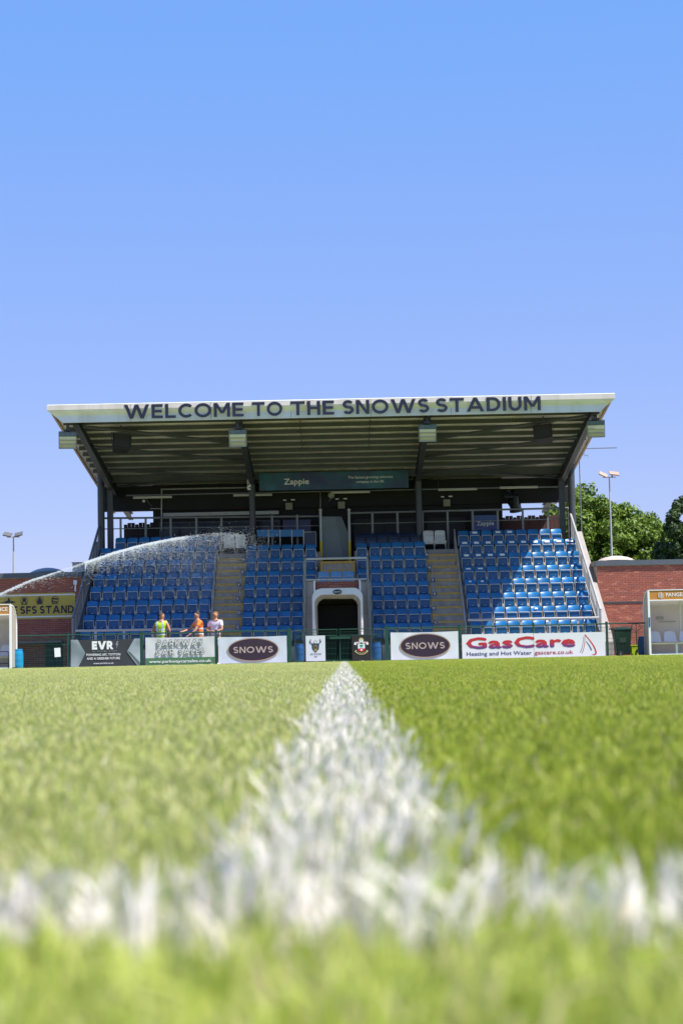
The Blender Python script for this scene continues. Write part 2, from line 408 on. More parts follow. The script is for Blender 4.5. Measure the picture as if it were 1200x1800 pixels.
# roof: profiled sheet under a plain skin
b = MB(); n = int((X1 - X0) / 0.1)
for i in range(n):
    x = X0 + 0.1 * i
    prof = [(x, 0), (x + .035, 0), (x + .05, .032), (x + .085, .032), (x + .1, 0)]
    for (xa, za), (xb, zb) in zip(prof, prof[1:]):
        o = len(b.v)
        b.v += [(xa, YF + .05, roofz(YF) + za), (xb, YF + .05, roofz(YF) + zb), (xb, YB, roofz(YB) + zb), (xa, YB, roofz(YB) + za)]
        b.f.append((o, o + 1, o + 2, o + 3))
b.build('roof_sheet', M['sheet'], gs)
MB().prismx([(YF + .1, roofz(YF) + .06), (YB + .05, roofz(YB) + .06), (YB + .05, roofz(YB) + .12), (YF + .1, roofz(YF) + .12)], X0 + .02, X1 - .02).build('roof_skin', M['gutter'], gs)
for k in range(9):
    y = YF + 1.25 + .97 * k
    MB().bx(X0 + .25, X1 - .25, y, y + .07, roofz(y) - .17, roofz(y) - .012).build('purlin', M['steel'], gs)
y = YF + 10.2; MB().bx(X0 + .3, X1 - .3, y, y + .2, roofz(y) - .32, roofz(y) - .03).build('purlin', M['steel'], gs)
for k in range(6):
    y = YF + 11.2 + 1.1 * k
    MB().bx(X0 + .25, X1 - .25, y, y + .07, roofz(y) - .17, roofz(y) - .012).build('purlin', M['steel'], gs)
for x in (X0 - .02, X1 - .06):   # verge trims
    MB().prismx([(YF + .06, roofz(YF) - .06), (YB, roofz(YB) - .05), (YB, roofz(YB) + .16), (YF + .06, roofz(YF) + .16)], x, x + .08).build('verge_trim', mat('verge', (0.45, 0.30, 0.2), 0.6, var=.15), gs)

# fascia: gutter lip, undercut, lower panel (a bent profile)
fz = roofz(YF)
fp = [(YF - .22, fz + .20), (YF - .22, fz + .02), (YF - .20, fz - .02), (YF - .07, fz - .13), (YF - .05, fz - .17), (YF - .06, fz - .42), (YF, fz - .42), (YF + .02, fz + .22), (YF - .19, fz + .24)]
b = MB(); xs = [X0 - .12, X1 + .12]
xi = [X0 + .42, X1 - .42]
o = len(b.v)
for sgn in (0, 1):
    for k, (yy, zz) in enumerate(fp):
        t = max(0, min(1, (fz + .02 - zz) / .4)) if zz < fz + .02 else 0
        b.v.append((xs[sgn] * (1 - t) + xi[sgn] * t, yy, zz))
nn = len(fp)
for k in range(nn):
    k2 = (k + 1) % nn; b.f.append((o + k, o + nn + k, o + nn + k2, o + k2))
b.f.append(tuple(range(o, o + nn))[::-1]); b.f.append(tuple(range(o + nn, o + 2 * nn)))
fas = b.build('fascia', M['fascia'], gs)
for k in range(1, 7):
    x = X0 + 2.94 * k; MB().bx(x - .006, x + .006, YF - .0625, YF - .0565, fz - .42, fz - .17).build('joint', M['galv'], fas); MB().bx(x - .008, x + .008, YF - .249, YF - .2455, fz + .03, fz + .215).build('joint', M['galv'], fas)
MB().bx(X0 - .12, X1 + .12, YF - .245, YF - .223, fz + .03, fz + .215).build('gutter_lip', M['gutter'], fas)
# WELCOME TO THE SNOWS STADIUM: one letter at a time, each standing on the fascia
words = [('WELCOME', 218, 428), ('TO', 443, 496), ('THE', 511, 587), ('SNOWS', 602, 754), ('STADIUM', 766, 950)]
for wd, pa, pb in words:
    xa = PX(pa, 720, YF - .26); xb = PX(pb, 712, YF - .26)
    WT = .205; ws = [gwidth(ch, WT) for ch in wd]; ws = [q[1] - q[0] for q in ws]
    gapn = .15; tot = sum(ws) + gapn * (len(wd) - 1); k = (xb - xa) / tot; x = xa
    for ch, w_ in zip(wd, ws):
        b = MB(); b.glyph(ch, x, YF - .262, fz - .35, .52, k, WT, .012)
        b.build('letter', M['navy'], fas)
        x += (w_ + gapn) * k

# rafters, columns, braces
RAX = [-9.75, -3.75, 3.26, 9.4]
def ibeam(b, a, c, h0, h1, w=.2):
    for t0, t1 in ((0, 1),):
        a = Vector(a); c = Vector(c)
        b.prismx([(a.y, a.z), (c.y, c.z), (c.y, c.z - h1), (a.y, a.z - h0)], a.x - .012, a.x + .012)
        b.prismx([(a.y, a.z), (c.y, c.z), (c.y, c.z - .02), (a.y, a.z - .02)], a.x - w / 2, a.x + w / 2)
        b.prismx([(a.y, a.z - h0 + .02), (c.y, c.z - h1 + .02), (c.y, c.z - h1), (a.y, a.z - h0)], a.x - w / 2, a.x + w / 2)
for x in RAX:
    b = MB(); za = roofz(YF + .3) - .18
    ibeam(b, (x, YF + .3, za), (x, 74.3, roofz(74.3) - .18), .26, .5, .22)
    ibeam(b, (x, 74.3, roofz(74.3) - .18), (x, 82, roofz(82) - .18), .5, .3, .22)
    b.build('rafter', M['steel'], gs)
for x in RAX[1:3]:
    MB().tube([(x, 74.5, 4.5), (x, 74.5, roofz(74.5) - .6)], .135, 14).build('column', M['steel'], gs, smooth=True)
for x, x2 in ((-10.13, -9.75), (9.72, 9.4)):
    s_ = 1 if x > 0 else -1
    MB().tube([(x, 74.6, 4.0), (x, 74.6, roofz(74.6) + .02)], .15, 14).build('column', M['steel'], gs, smooth=True)
    MB().bx(x2 - .05 - .12, x2 - .05 + .12, 74.9, 75.15, 3.5, roofz(75) - .5).build('column', M['steel'], gs)
def tube_part(name, pts, r, m, par, n=8): return MB().tube(pts, r, n).build(name, m, par, smooth=True)
def zr(y, d=.3): return roofz(y) - d
for sx, xe, xi_ in ((-1, -9.6, -3.85), (1, 9.25, 3.35)):
    tube_part('brace', [(xe, YF + .9, zr(YF + .9, .32)), ((xe + xi_) / 2, YF + 2.4, zr(YF + 2.4, .32)), (xi_, YF + 4.0, zr(YF + 4.0, .34))], .06, M['steel'], gs)
    tube_part('brace', [(xe, YF + 3.9, zr(YF + 3.9, .34)), (xi_, YF + 6.6, zr(YF + 6.6, .36))], .055, M['steel'], gs)
    tube_part('brace', [(xe, YF + 7.8, zr(YF + 7.8, .36)), (xi_, YF + 9.3, zr(YF + 9.3, .4))], .055, M['steel'], gs)
    tube_part('brace', [(xe, YF + 10.8, zr(YF + 10.8, .36)), (xi_ + sx * 2.5, YF + 9.6, zr(YF + 9.6, .4))], .05, M['steel'], gs)
for x in (-1.5, 1.15):
    b = MB()
    for k in range(5):
        y = YF + 1.3 + .97 * k; b.bar((x, y, roofz(y) - .1), (x, y + .95, roofz(y + .95) - .1), .03, .03)
    b.build('sag_rod', M['steel'], gs)

# tiers of seating
ROWTOP = [1.46, 2.03, 2.61, 3.20, 3.75, 4.34, 4.90, 5.38]
FLOOR = [t - .84 for t in ROWTOP]
ROWY = [68.5 + .8 * i for i in range(8)]
XA, XB = -10.1, 9.72
TUN0, TUN1 = -1.42, 1.12           # tunnel opening
for i in range(8):
    segs = [(XA, TUN0), (TUN1, XB)] if i < 4 else [(XA, XB)]
    for a, c in segs:
        top = FLOOR[i]; y0 = ROWY[i] - .52; y1 = ROWY[i] + .28
        zb = 0 if i < 4 else 0
        if i >= 4: zb = 2.55 if False else 0
        if i >= 4:
            b = MB().bx(XA, TUN0, y0, y1, 0, top).bx(TUN1, XB, y0, y1, 0, top)
            if i == 4: b.bx(TUN0, TUN1, y0, y1, 2.3, top)
            else: b.bx(TUN0, -.90, y0, y1, 2.3, top).bx(.50, TUN1, y0, y1, 2.3, top)
        else: b = MB().bx(a, c, y0, y1, 0, top)
        b.build('tier', M['conc'], gs)
ZC = PZ(590, 987, 71.9)
MB().bx(XA, -.90, ROWY[7] + .28, 77.2, 3.9, 4.62).bx(.50, XB, ROWY[7] + .28, 77.2, 3.9, 4.62).bx(-.89, .49, 72.5, 77.2, 2.6, ZC - .01).build('walkway', M['conc'], gs)

# raked side walls and end panels
for x0, x1 in ((-10.45, -10.16), (9.86, 10.18)):
    MB().prismx([(67.3, 0), (67.3, .55), (68.0, 1.05), (75.2, 5.3), (75.2, 0)], x0, x1).build('side_wall', M['concw'] if x0 > 0 else mat('shaded_side_wall', (.07, .072, .085), .8, var=.2, vscale=2), gs)  # left wall's dark tone puts the stand's shadow into the colour
    MB().bx(x0, x1, 75.2, 77.2, 0, 5.0).build('side_wall', M['black'], gs)

# aisle stairs (two steps a row, yellow nosings)
def stair(xa, xb, y_end):
    st = MB().bx(xa, xb, 68.0, 68.02, .3, .5).build('aisle_stair', M['tread'], gs)
    k = 0
    for i in range(7):
        for h in (0, 1):
            z1 = FLOOR[i] + (h * (FLOOR[i + 1] - FLOOR[i]) / 2); y0 = ROWY[i] - .52 + .4 * h - .36
            if h == 0: z1 = FLOOR[i]
            MB().bx(xa, xb, y0, y0 + .41, z1 - .3, z1 + .012).build('step', M['tread'], st)
            MB().bx(xa + .002, xb - .002, y0 - .012, y0 + .05, z1 - .062, z1 + .018).build('nosing', M['nose'], st)
    for s_ in (1 if xa < 0 else 0,):
        xx = xb - .05 if s_ else xa
        b = MB()
        for i in range(7):
            b.bx(xx, xx + .05, ROWY[i] - .9, ROWY[i] - .12, FLOOR[i] - .3, FLOOR[i] + .03)
        b.build('side_line', M['nose'], st)
    return st
stair(-5.12, -3.98, 74); stair(3.45, 4.68, 74)
# step with yellow edge above the tunnel
cs = MB().bx(-.89, .49, 71.9, 72.49, 2.6, ZC).build('central_step', M['tread'], gs)
MB().bx(-.90, .50, 71.86, 71.898, ZC - .09, ZC + .01).build('nosing', M['nose'], cs)
MB().bx(-.90, .50, 71.86, 71.898, ZC - .46, ZC - .34).build('nosing', M['nose'], cs)
for xx in (-.90, .42): MB().bx(xx, xx + .08, 71.865, 71.897, ZC - .339, ZC - .091).build('nosing', M['nose'], cs)

# rear wall, glazing, ceiling beams
ZL = 4.6
b = MB().bx(-8.2, 7.0, 77.0, 77.25, 2.6, roofz(77) - .02)
b.build('rear_wall', M['black'], gs)
MB().bx(-10.4, 9.9, 76.75, 76.98, 6.70, roofz(77) - .1).build('lintel', M['black'], gs)
for a, c in ((-7.9, -2.7), (.5, 3.2), (3.7, 5.4)):
    w = MB().bx(a, c, 76.94, 76.99, 5.0, 6.15).build('window', M['glass'] if a < 0 else mat('black_panel', (.004, .0045, .005), .5), gs)
    MB().bx(a - .04, c + .04, 76.90, 76.97, 6.15, 6.2).build('frame', M['steel'] if a < 0 else M['black'], w)
    nn = max(1, int((c - a) / 1.3))
    for k in range(nn + 1):
        x = a + (c - a) * k / nn; MB().bx(x - .025, x + .025, 76.915, 76.985, 5.0, 6.149).build('frame', M['steel'] if a < 0 else M['black'], w)
MB().bx(PX(287, 904, 76.8), PX(490, 904, 76.8), 76.72, 76.9, PZ(390, 906, 76.8), PZ(390, 900, 76.8)).build('blind_box', M['galvl'], gs)
# dark boarded panels between rear wall and roof edge, palings in the two openings
b = MB()
for xa, xb in ((-9.6, -8.25), (7.05, 9.85)):
    pf = thing('paling_fence', ('dark' if xa < 0 else 'red-brown') + ' timber paling screen seen through the gap at the ' + ('left' if xa < 0 else 'right') + ' rear corner of the stand', 'fence', ((xa + xb) / 2, 78, 4.5))
    x = xa
    while x < xb:
        h = (6.22 if xa < 0 else 6.18) + (.07 if int((x - xa) / .165 + .5) % 3 else 0); MB().bx(x, x + .155, 78.0, 78.03, 4.5, h).build('paling', mat('paling_dark', (.035, .025, .025), .8, var=.2) if xa < 0 else mat('paling_red', (.075, .03, .025), .8, var=.25), pf)
        x += .165
    MB().bx(xa, xb, 78.05, 78.07, 4.5, 6.1).build('backing_board', M['black'] if xa < 0 else MATS['paling_red'], pf)
    MB().bx(xa, xb, 78.071, 78.11, 5.0, 5.08).build('rail', M['steel'], pf)
    MB().bx(xa, xb, 78.071, 78.11, 5.7, 5.78).build('rail', M['steel'], pf)

# conduits and pipes of the rear wall
def pipe(pa, pb, Y, r, m, name='conduit', par=None):
    return tube_part(name, [P(pa[0], pa[1], Y), P(pb[0], pb[1], Y)], r, m, par or gs, 6)
pipe((222, 871), (1000, 855), 75.6, .028, M['galv'])
pipe((283, 860), (436, 857), 76.6, .03, M['galvl']); pipe((284, 860), (284, 932), 76.6, .03, M['galvl']); pipe((264, 894), (283, 894), 76.6, .02, M['galvl'])
pipe((563, 866), (563, 905), 76.6, .015, M['galvl']); pipe((770, 828), (770, 855), 76.6, .015, M['steel'])

# walkway rail behind the seats
rl = MB().tube([P(178, 911, 75.0), P(560, 907.5, 75.0)], .045, 8).build('rear_railing', M['galv'], gs, smooth=True)
tube_part('rail', [P(613, 902, 75.0), P(998, 893, 75.0)], .045, M['galv'], rl)
tube_part('rail', [P(178, 930, 75.0), P(560, 924, 75.0)], .022, M['galv'], rl); tube_part('rail', [P(613, 921, 75.0), P(996, 912, 75.0)], .022, M['galv'], rl)
for px in (212, 256, 300, 345, 389, 478, 522, 654, 698, 742, 786, 830, 874, 918, 962):
    a = P(px, 912 - (px - 200) * .022, 74.98); MB().bx(a.x - .045, a.x + .045, 74.93, 74.99, 4.6, a.z).build('post', M['galv'], rl)
# two painted posts by the central step
for px in (563, 613):
    a = P(px, 897, 74.2); pst = tube_part('post', [(a.x, 74.2, 4.85), (a.x, 74.2, a.z)], .055, M['galvl'], rl)
    tube_part('sleeve', [(a.x, 74.2, 4.1), (a.x, 74.2, 5.05)], .06, M['yel'], gs)
    MB().lathe([(.03, -.02), (.075, 0), (.075, .05), (.03, .08)], (a.x, 74.2, a.z), 10).build('post_cap', M['galvl'], gs, smooth=True)

# raked end railings with close infill
for s_, pts in ((-1, [P(178, 912, 75), P(128, 1087, 67.8)]), (1, [P(999, 893, 75), P(1055, 1072, 67.8)])):
    t, b0 = pts
    er = tube_part('end_railing', [t, b0], .05, M['galvl'] if s_ > 0 else M['galv'], gs)
    mt = M['galvl'] if s_ > 0 else M['galv']  # darker steel on the left puts that side's shade into the colour
    tube_part('post', [b0, (b0.x, b0.y, .55)], .05, mt, er)
    lo = [Vector((t.x, t.y, t.z - 1.0)), Vector((b0.x, b0.y, b0.z - .95))]
    tube_part('rail', lo, .03, mt, er)
    n = 40
    for k in range(1, n):
        q = k / n; a = t.lerp(b0, q); c = lo[0].lerp(lo[1], q)
        if k % 9 == 0: tube_part('post', [a, (a.x, a.y, c.z - .35)], .035, mt, er)
        else: MB().bx(a.x - .008, a.x + .008, a.y - .008, a.y + .008, c.z, a.z).build('baluster', mt, er)
    tube_part('post', [t, (t.x, t.y, 4.5)], .05, mt, er)
# low front rails of the outer blocks
for a, c, pxs in ((P(133, 1109, 67.6), P(374, 1105, 67.6), (168, 218, 268, 318, 366)), (P(822, 1090, 67.6), P(1052, 1086, 67.6), (866, 916, 966, 1016))):
    fr = tube_part('front_railing', [a, c], .05, M['galvl'], gs)
    for px in pxs:
        x = PX(px, 1110, 67.6); MB().bx(x - .04, x + .04, 67.58, 67.63, 0.1, a.lerp(c, .5).z).build('post', M['galvl'], fr)
# handrails beside the aisles
for pts in ([P(381, 941, 74.2), P(370, 1112, 67.9)], [P(798, 931, 74.2), P(819, 1104, 67.9)]):
    hr = tube_part('aisle_handrail', pts, .03, M['galvl'], gs)
    for k in range(8):
        a = pts[0].lerp(pts[1], (k + .2) / 7.6); tube_part('post', [a, (a.x, a.y, a.z - .95)], .028, M['galvl'], hr)
    lo = [p - Vector((0, 0, .45)) for p in pts]; tube_part('rail', lo, .02, M['galvl'], hr)
for a, c in ((P(424, 1003, 72.0), P(421, 1052, 70.3)), (P(758, 995, 72.0), P(761, 1044, 70.3))):
    hr = tube_part('short_handrail', [a, c], .028, M['galvl'], gs)
    for q in (a, c): tube_part('post', [q, (q.x, q.y, q.z - .9)], .028, M['galvl'], hr)

# tunnel: side walls, brick lintel, canopy, barrier above
for pa, pb in ((537, 553), (634, 653)):
    w = MB().bx(PX(pa, 1080, 67.6), PX(pb, 1080, 67.6), 67.6, 71.0, 0, PZ((pa + pb) / 2, 1022, 67.6)).build('tunnel_side', M['concw'], gs)
    nz = PZ((pa + pb) / 2, 1022, 67.6)
    for k in range(1, 5): MB().bx(PX(pa, 1080, 67.6) - .002, PX(pb, 1080, 67.6) + .002, 67.592, 67.6, nz * k / 5 - .01, nz * k / 5 + .01).build('joint', mat('joint', (.2, .19, .18), .9), w)
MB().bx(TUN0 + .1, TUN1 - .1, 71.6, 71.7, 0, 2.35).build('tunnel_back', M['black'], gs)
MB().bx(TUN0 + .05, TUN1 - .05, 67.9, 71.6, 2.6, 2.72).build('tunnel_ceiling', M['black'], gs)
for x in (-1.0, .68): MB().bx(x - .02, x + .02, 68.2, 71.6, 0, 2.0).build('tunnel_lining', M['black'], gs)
lin = MB().bx(PX(553, 1030, 67.75), PX(634, 1030, 67.75), 67.77, 67.9, PZ(600, 1046, 67.7), PZ(600, 1022, 67.7)).build('lintel_wall', M['mortar'], gs)
lx0, lx1 = PX(553, 1030, 67.75), PX(634, 1030, 67.75); lz0, lz1 = PZ(600, 1046, 67.7), PZ(600, 1022, 67.7)
z = lz0; r_ = 0
while z < lz1 - .05:
    x = lx0 + (0 if r_ % 2 else -.11)
    while x < lx1:
        a = max(x, lx0); c = min(x + .215, lx1)
        if c - a > .04: MB().bx(a, c, 67.755, 67.78, z, z + .065).build('brick', M['brick'], lin)
        x += .225
    z += .075; r_ += 1
for pa in (551, 631): MB().bx(PX(pa, 1030, 67.55), PX(pa + 3, 1030, 67.55), 67.5, 67.6, 0, PZ(600, 1020, 67.55)).build('tunnel_post', M['white'], gs)
# barrier over tunnel
a, c = P(537, 983, 67.5), P(645, 980.5, 67.5)
br = tube_part('tunnel_barrier', [a, c], .045, M['galvl'], gs)
a2, c2 = P(537, 1019.5, 67.5), P(645, 1018, 67.5)
tube_part('rail', [a2, c2], .035, M['galvl'], br)
for px0, px1 in ((536, 533), (645, 651)):
    p0 = P(px0, 982, 67.5); p1 = P(px1, 1110, 67.5)
    MB().bar(p0, (p1.x, 67.5, 0.0), .09, .09).build('post', M['galv'], br)
gl = mat('clear_panel', (.5, .55, .58), .1)
# ------------------------------------------------------------------ seats
def make_seat():
    root = thing('stadium_seat', 'blue seat', 'seat', (0, 0, 0), 0, 'blue tip-up seats of the grandstand')
    W_ = .215
    prof = [(.09, .44), (.10, .56), (.125, .68), (.155, .77), (.185, .822), (.205, .835)]
    def f(u, v, off=0):
        t = v * (len(prof) - 1); i = min(int(t), len(prof) - 2); q = t - i
        y = prof[i][0] * (1 - q) + prof[i + 1][0] * q; z = prof[i][1] * (1 - q) + prof[i + 1][1] * q
        xx = (u * 2 - 1); w = W_ * (1 - .10 * max(0, v - .7) / .3)
        z -= .02 * abs(xx) ** 4 * (1 if v > .7 else 0)
        return (xx * w, y - .045 * xx * xx + off, z)
    b = MB().quadgrid(lambda u, v: f(u, v), 6, 5).quadgrid(lambda u, v: f(1 - u, v, .02), 6, 5)
    # rim
    for fn in ((lambda u, v: f(u, 1, .02 * (1 - v))), (lambda u, v: f(0, u, .02 * (1 - v))), (lambda u, v: f(1, u, .02 * v))):
        b.quadgrid(fn, 6, 1)
    b.build('backrest', M['seat'], root, smooth=True, local=True)
    def g(u, v, off=0):
        xx = u * 2 - 1; zz = .25 + .335 * v
        rr = .19 * (1 - .06 * abs(v * 2 - 1) ** 3)
        return (xx * rr, -.015 - .035 * (1 - abs(xx) ** 3) * (1 - abs(v * 2 - 1) ** 3) + .02 * math.sin(v * 3.1) * (1 - xx * xx) + off, zz)
    b = MB().quadgrid(lambda u, v: g(u, v), 5, 5).quadgrid(lambda u, v: g(1 - u, v, .06), 2, 2)
    for fn in ((lambda u, v: g(u, 1, .06 * (1 - v))), (lambda u, v: g(0, u, .06 * (1 - v))), (lambda u, v: g(1, u, .06 * v)), (lambda u, v: g(u, 0, .06 * v))):
        b.quadgrid(fn, 4, 1)
    b.build('seat_pan', M['seatpan'], root, smooth=True, local=True)
    MB().tube([(-.207, .0, .2), (-.207, -.04, .56), (-.18, -.055, .60), (.18, -.055, .60), (.207, -.04, .56), (.207, .0, .2)], .0155, 5).build('seat_frame', M['frame'], root, smooth=True, local=True)
    MB().box((.24, .08, .30), (.03, .3, .05)).box((.24, .0, .34), (.055, .05, .10)).box((.24, .2, .12), (.03, .05, .36)).build('bracket', M['frame'], root, local=True)
    MB().box((0.01, -.058, .335), (.085, .006, .013), Euler((0, -.12, 0)).to_matrix()).build('logo_glint', mat('logo_glint', (.55, .6, .7), .25), root, local=True)  # light strip imitates the glint of the moulded logo on the pan
    return root
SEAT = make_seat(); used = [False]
ORD = ['first', 'second', 'third', 'fourth', 'fifth', 'sixth', 'seventh', 'eighth', 'ninth', 'tenth', 'eleventh']
def seat(x, y, z, label, group=None, mats=None):
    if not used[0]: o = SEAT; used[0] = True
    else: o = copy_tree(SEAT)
    o.location = (x, y, z + random.uniform(-.004, .004)); o.rotation_euler = (random.uniform(-.015, .015), 0, random.uniform(-.02, .02))
    o['label'] = label
    if group: o['group'] = group
    if mats:
        for ch in o.children:
            n = ch.name.split('.')[0]
            if n in mats:
                ch.material_slots[0].link = 'OBJECT'; ch.material_slots[0].material = mats[n]
    return o
lcols = [-9.97 + .492 * k for k in range(10)]; rcols = [5.09 + .487 * k for k in range(10)]
mlc = [-3.75 + .486 * k for k in range(5)]; mrc = [1.34 + .468 * k for k in range(5)]
seat_pos = {}
for i in range(8):
    y = ROWY[i]; z = FLOOR[i]; rw = ORD[i] + ' row from front'
    for k, x in enumerate(lcols):
        if i == 7 and k == 0: continue
        xx = x + (.03 * i); seat(xx, y, z, f'blue tip-up seat, left block, {rw}, {ORD[k]} from outer railing')
    for k, x in enumerate(rcols):
        if i == 7 and k == 9: continue
        seat(x - .003 * i, y, z, f'blue tip-up seat, right block, {rw}, {ORD[k]} from the aisle'); seat_pos[('r', i, k)] = (x - .003 * i, y, z)
    if i < 7:
        for k, x in enumerate(mlc + ([-1.3] if i >= 4 else [])):
            seat(x, y, z, f'blue tip-up seat left of tunnel, {rw}, {ORD[k]} from the aisle')
        for k, x in enumerate(mrc[::-1] + ([.80] if i >= 4 else [])):
            seat(x, y, z, f'blue tip-up seat right of tunnel, {rw}, {ORD[k]} from the aisle')
for k, px in enumerate((568.5, 590.5, 612)):
    seat(PX(px, 1010, 70.7), 70.7, PZ(600, 1003, 70.7) - .84, f'faded pale blue seat over the tunnel canopy, {["left","middle","right"][k]} of three', 'faded pale blue seats over the tunnel', dict(backrest=M['seat_faded'], seat_pan=M['seat_faded']))
wg = 'white seats at the heads of the aisles'
for px, lb in ((402, 'left of the pair above the left aisle'), (422, 'right of the pair above the left aisle'), (753, 'left of the pair above the right aisle'), (773, 'right of the pair above the right aisle')):
    o = seat(PX(px, 950, 74.2), 74.2, PZ(px, 939 if px < 600 else 932, 74.2) - .83, 'white plastic seat, ' + lb, wg, dict(backrest=M['seat_white'], seat_pan=M['seat_white'], seat_frame=M['seat_white'], logo_glint=M['steel']))
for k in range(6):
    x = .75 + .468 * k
    seat(x, 74.25, 4.52, f'seat darkened for deep shade behind the last row, {ORD[k]} right of the central step', 'seats darkened for the shade', dict(backrest=M['seat_dark'], seat_pan=M['seat_dark'], seat_frame=M['steel']))
# white paper sheets taped to some seat backs
pw = mat('paper_white', (.8, .8, .82), .7)
ppr = [(7, 3), (7, 4), (7, 1), (6, 0), (6, 1), (6, 2), (6, 3), (6, 4), (6, 5), (6, 6), (6, 7), (6, 8), (6, 9), (5, 0), (5, 1), (5, 2), (5, 3), (4, 0), (4, 1), (3, 0), (3, 1), (1, 5)]
for i, k in ppr:
    x, y, z = seat_pos[('r', i, k)]
    h = .09 if i > 4 else .06
    o = MB().box((0, 0, 0), (.20 if i != 3 and i != 1 else .11, .004, h), Euler((-.32, 0, 0)).to_matrix()).build('paper_sheet', pw)
    o.location = (x, y + .085, z + .735)
    setp(o, f'white paper sheet, right block, {ORD[k]} seat from the aisle in the {ORD[i]} row', 'paper sheet', 'paper sheets taped to seat backs')

# row letter plates
for lt, l, r in (('H', (427, 983), (750, 975)), ('G', (426, 1005), (754, 997)), ('F', (420, 1028), (761, 1020)), ('E', (418, 1052), (764, 1044)), ('D', (420, 1077), (763, 1069)), ('C', (418, 1102), (766, 1094))):
    i = 'CDEFGH'.index(lt)
    for side, (px, py) in (('left', l), ('right', r)):
        p = P(px, py, ROWY[i + 1] - 1.0)
        t = thing('row_sign', f'small navy row plate with white letter {lt} beside the {side} aisle', 'sign', p, 0, 'row letter plates')
        MB().box((0, 0, 0), (.15, .012, .16)).build('plate', mat('row_plate', (.01, .02, .09), .4), t, local=True)
        MB().text(lt, 0, -.009, -.05, .1, bold=.02).build('lettering', M['print_white'], t, local=True)

# blue boards (desk fronts) over the rear of the left middle block
dk = thing('press_desk', 'row of four bright blue desk boards on thin posts behind the left middle seats', 'desk', P(492, 950, 74.3))
for k in range(4):
    a = P(452 + 20.6 * k, 943.5, 74.3); c = P(471 + 20.6 * k, 931, 74.3)
    MB().bx(a.x, c.x, 74.28, 74.30, a.z, c.z).build('board', mat('desk_blue', (.01, .15, .42), .4), dk)
    MB().bx(a.x, c.x, 74.30, 74.7, c.z - .03, c.z - .01).build('desk_top', MATS['desk_blue'], dk)
for k in range(4):
    a = P(472 + 20.6 * k, 962, 74.27); c = P(472 + 20.6 * k, 931, 74.27); MB().bx(a.x - .02, a.x + .02, 74.25, 74.28, a.z, c.z).build('post', M['galvl'], dk)
nb = thing('glazed_box', 'dark framed box seat enclosure beside the blue desk boards', 'enclosure', P(545, 960, 74.3))
a = P(535, 958, 74.3); c = P(555, 935, 74.3)
MB().bx(a.x, c.x, 74.3, 74.33, a.z, c.z).build('panel', M['seat_dark'], nb)
MB().tube([(a.x, 74.28, c.z), (c.x, 74.28, c.z), (c.x, 74.28, a.z - .1)], .02, 6).build('frame', M['galvl'], nb)

# grey leaning screen in the central doorway
sc_ = thing('door_screen', 'grey sloping glazed screen standing in the central doorway above the yellow-edged step', 'screen', P(590, 985, 74.6))
pp = [P(565, 984, 74.6), P(615, 984, 74.6), P(613, 940, 74.6), P(600, 908, 74.6), P(565, 908, 74.6)]
MB().prismy([(p.x, p.z) for p in pp], 74.62, 74.66).build('panel', mat('screen_grey', (.13, .17, .19), .35, var=.15, vscale=1), sc_)
pp = [P(602, 984, 74.5), P(614, 984, 74.5), P(612, 940, 74.5), P(600, 908, 74.5), P(590, 908, 74.5), P(599, 945, 74.5)]
MB().prismy([(p.x, p.z) for p in pp], 74.57, 74.6).build('panel', mat('screen_dark', (.09, .12, .13), .35), sc_)

# ------------------------------------------------------------------ things hanging in the stand
def zappie(name, label, a, c, Y, ts):
    t = thing(name, label, 'sign', ((a.x + c.x) / 2, Y, min(a.z, c.z)))
    MB().bx(a.x, c.x, Y, Y + .12, c.z, a.z).build('panel', ts, t); return t
def zap_mat(name, a, b_):
    m = bpy.data.materials.new(name); m.use_nodes = True; n = m.node_tree; b = n.nodes['Principled BSDF']; b.inputs['Roughness'].default_value = .35
    tc = n.nodes.new('ShaderNodeTexCoord'); ns = n.nodes.new('ShaderNodeTexNoise'); ns.inputs['Scale'].default_value = .9; ns.inputs['Detail'].default_value = 2
    cr = n.nodes.new('ShaderNodeValToRGB'); cr.color_ramp.elements[0].color = (*a, 1); cr.color_ramp.elements[1].color = (*b_, 1)
    cr.color_ramp.elements[0].position = .35; cr.color_ramp.elements[1].position = .7
    n.links.new(tc.outputs['Object'], ns.inputs['Vector']); n.links.new(ns.outputs[0], cr.inputs[0]); n.links.new(cr.outputs[0], b.inputs['Base Color']); return m
zm = zap_mat('teal_navy', (.02, .03, .10), (.02, .13, .18))
a, c = P(455, 832, 74.9), P(718, 857, 74.9)
zt = zappie('overhead_banner', 'long dark teal banner lettered Zappie hanging between the two inner columns', a, c, 74.9, zm)
zc = (a.z + c.z) / 2
MB().text('Zappie', PX(521, 850, 74.9), 74.88, zc - .13, .24, 1.06, bold=.03).build('lettering', M['print_white'], zt)
MB().text('The fastest-growing telecoms', PX(651, 850, 74.9), 74.88, zc + .06, .11, 1.9, bold=.012).text('company in the UK.', PX(651, 850, 74.9), 74.88, zc - .13, .11, 1.2, bold=.012).build('lettering', M['print_white'], zt)
MB().bx((a.x + c.x) / 2 - .01, (a.x + c.x) / 2 + .01, 74.885, 74.9, c.z, a.z).build('joint', M['steel'], zt)
z2 = zap_mat('zappie_blue', (.05, .04, .22), (.02, .16, .38))
a, c = P(828, 906, 75.9), P(877, 931, 75.9)
z_ = zappie('wall_banner', 'small blue purple Zappie banner behind the rear rail of the right block', a, c, 75.9, z2)
MB().text('Zappie', (a.x + c.x) / 2, 75.88, (a.z + c.z) / 2 - .12, .18, .75, bold=.03).build('lettering', M['print_white'], z_)
a, c = P(497, 914, 75.9), P(546, 934, 75.9)
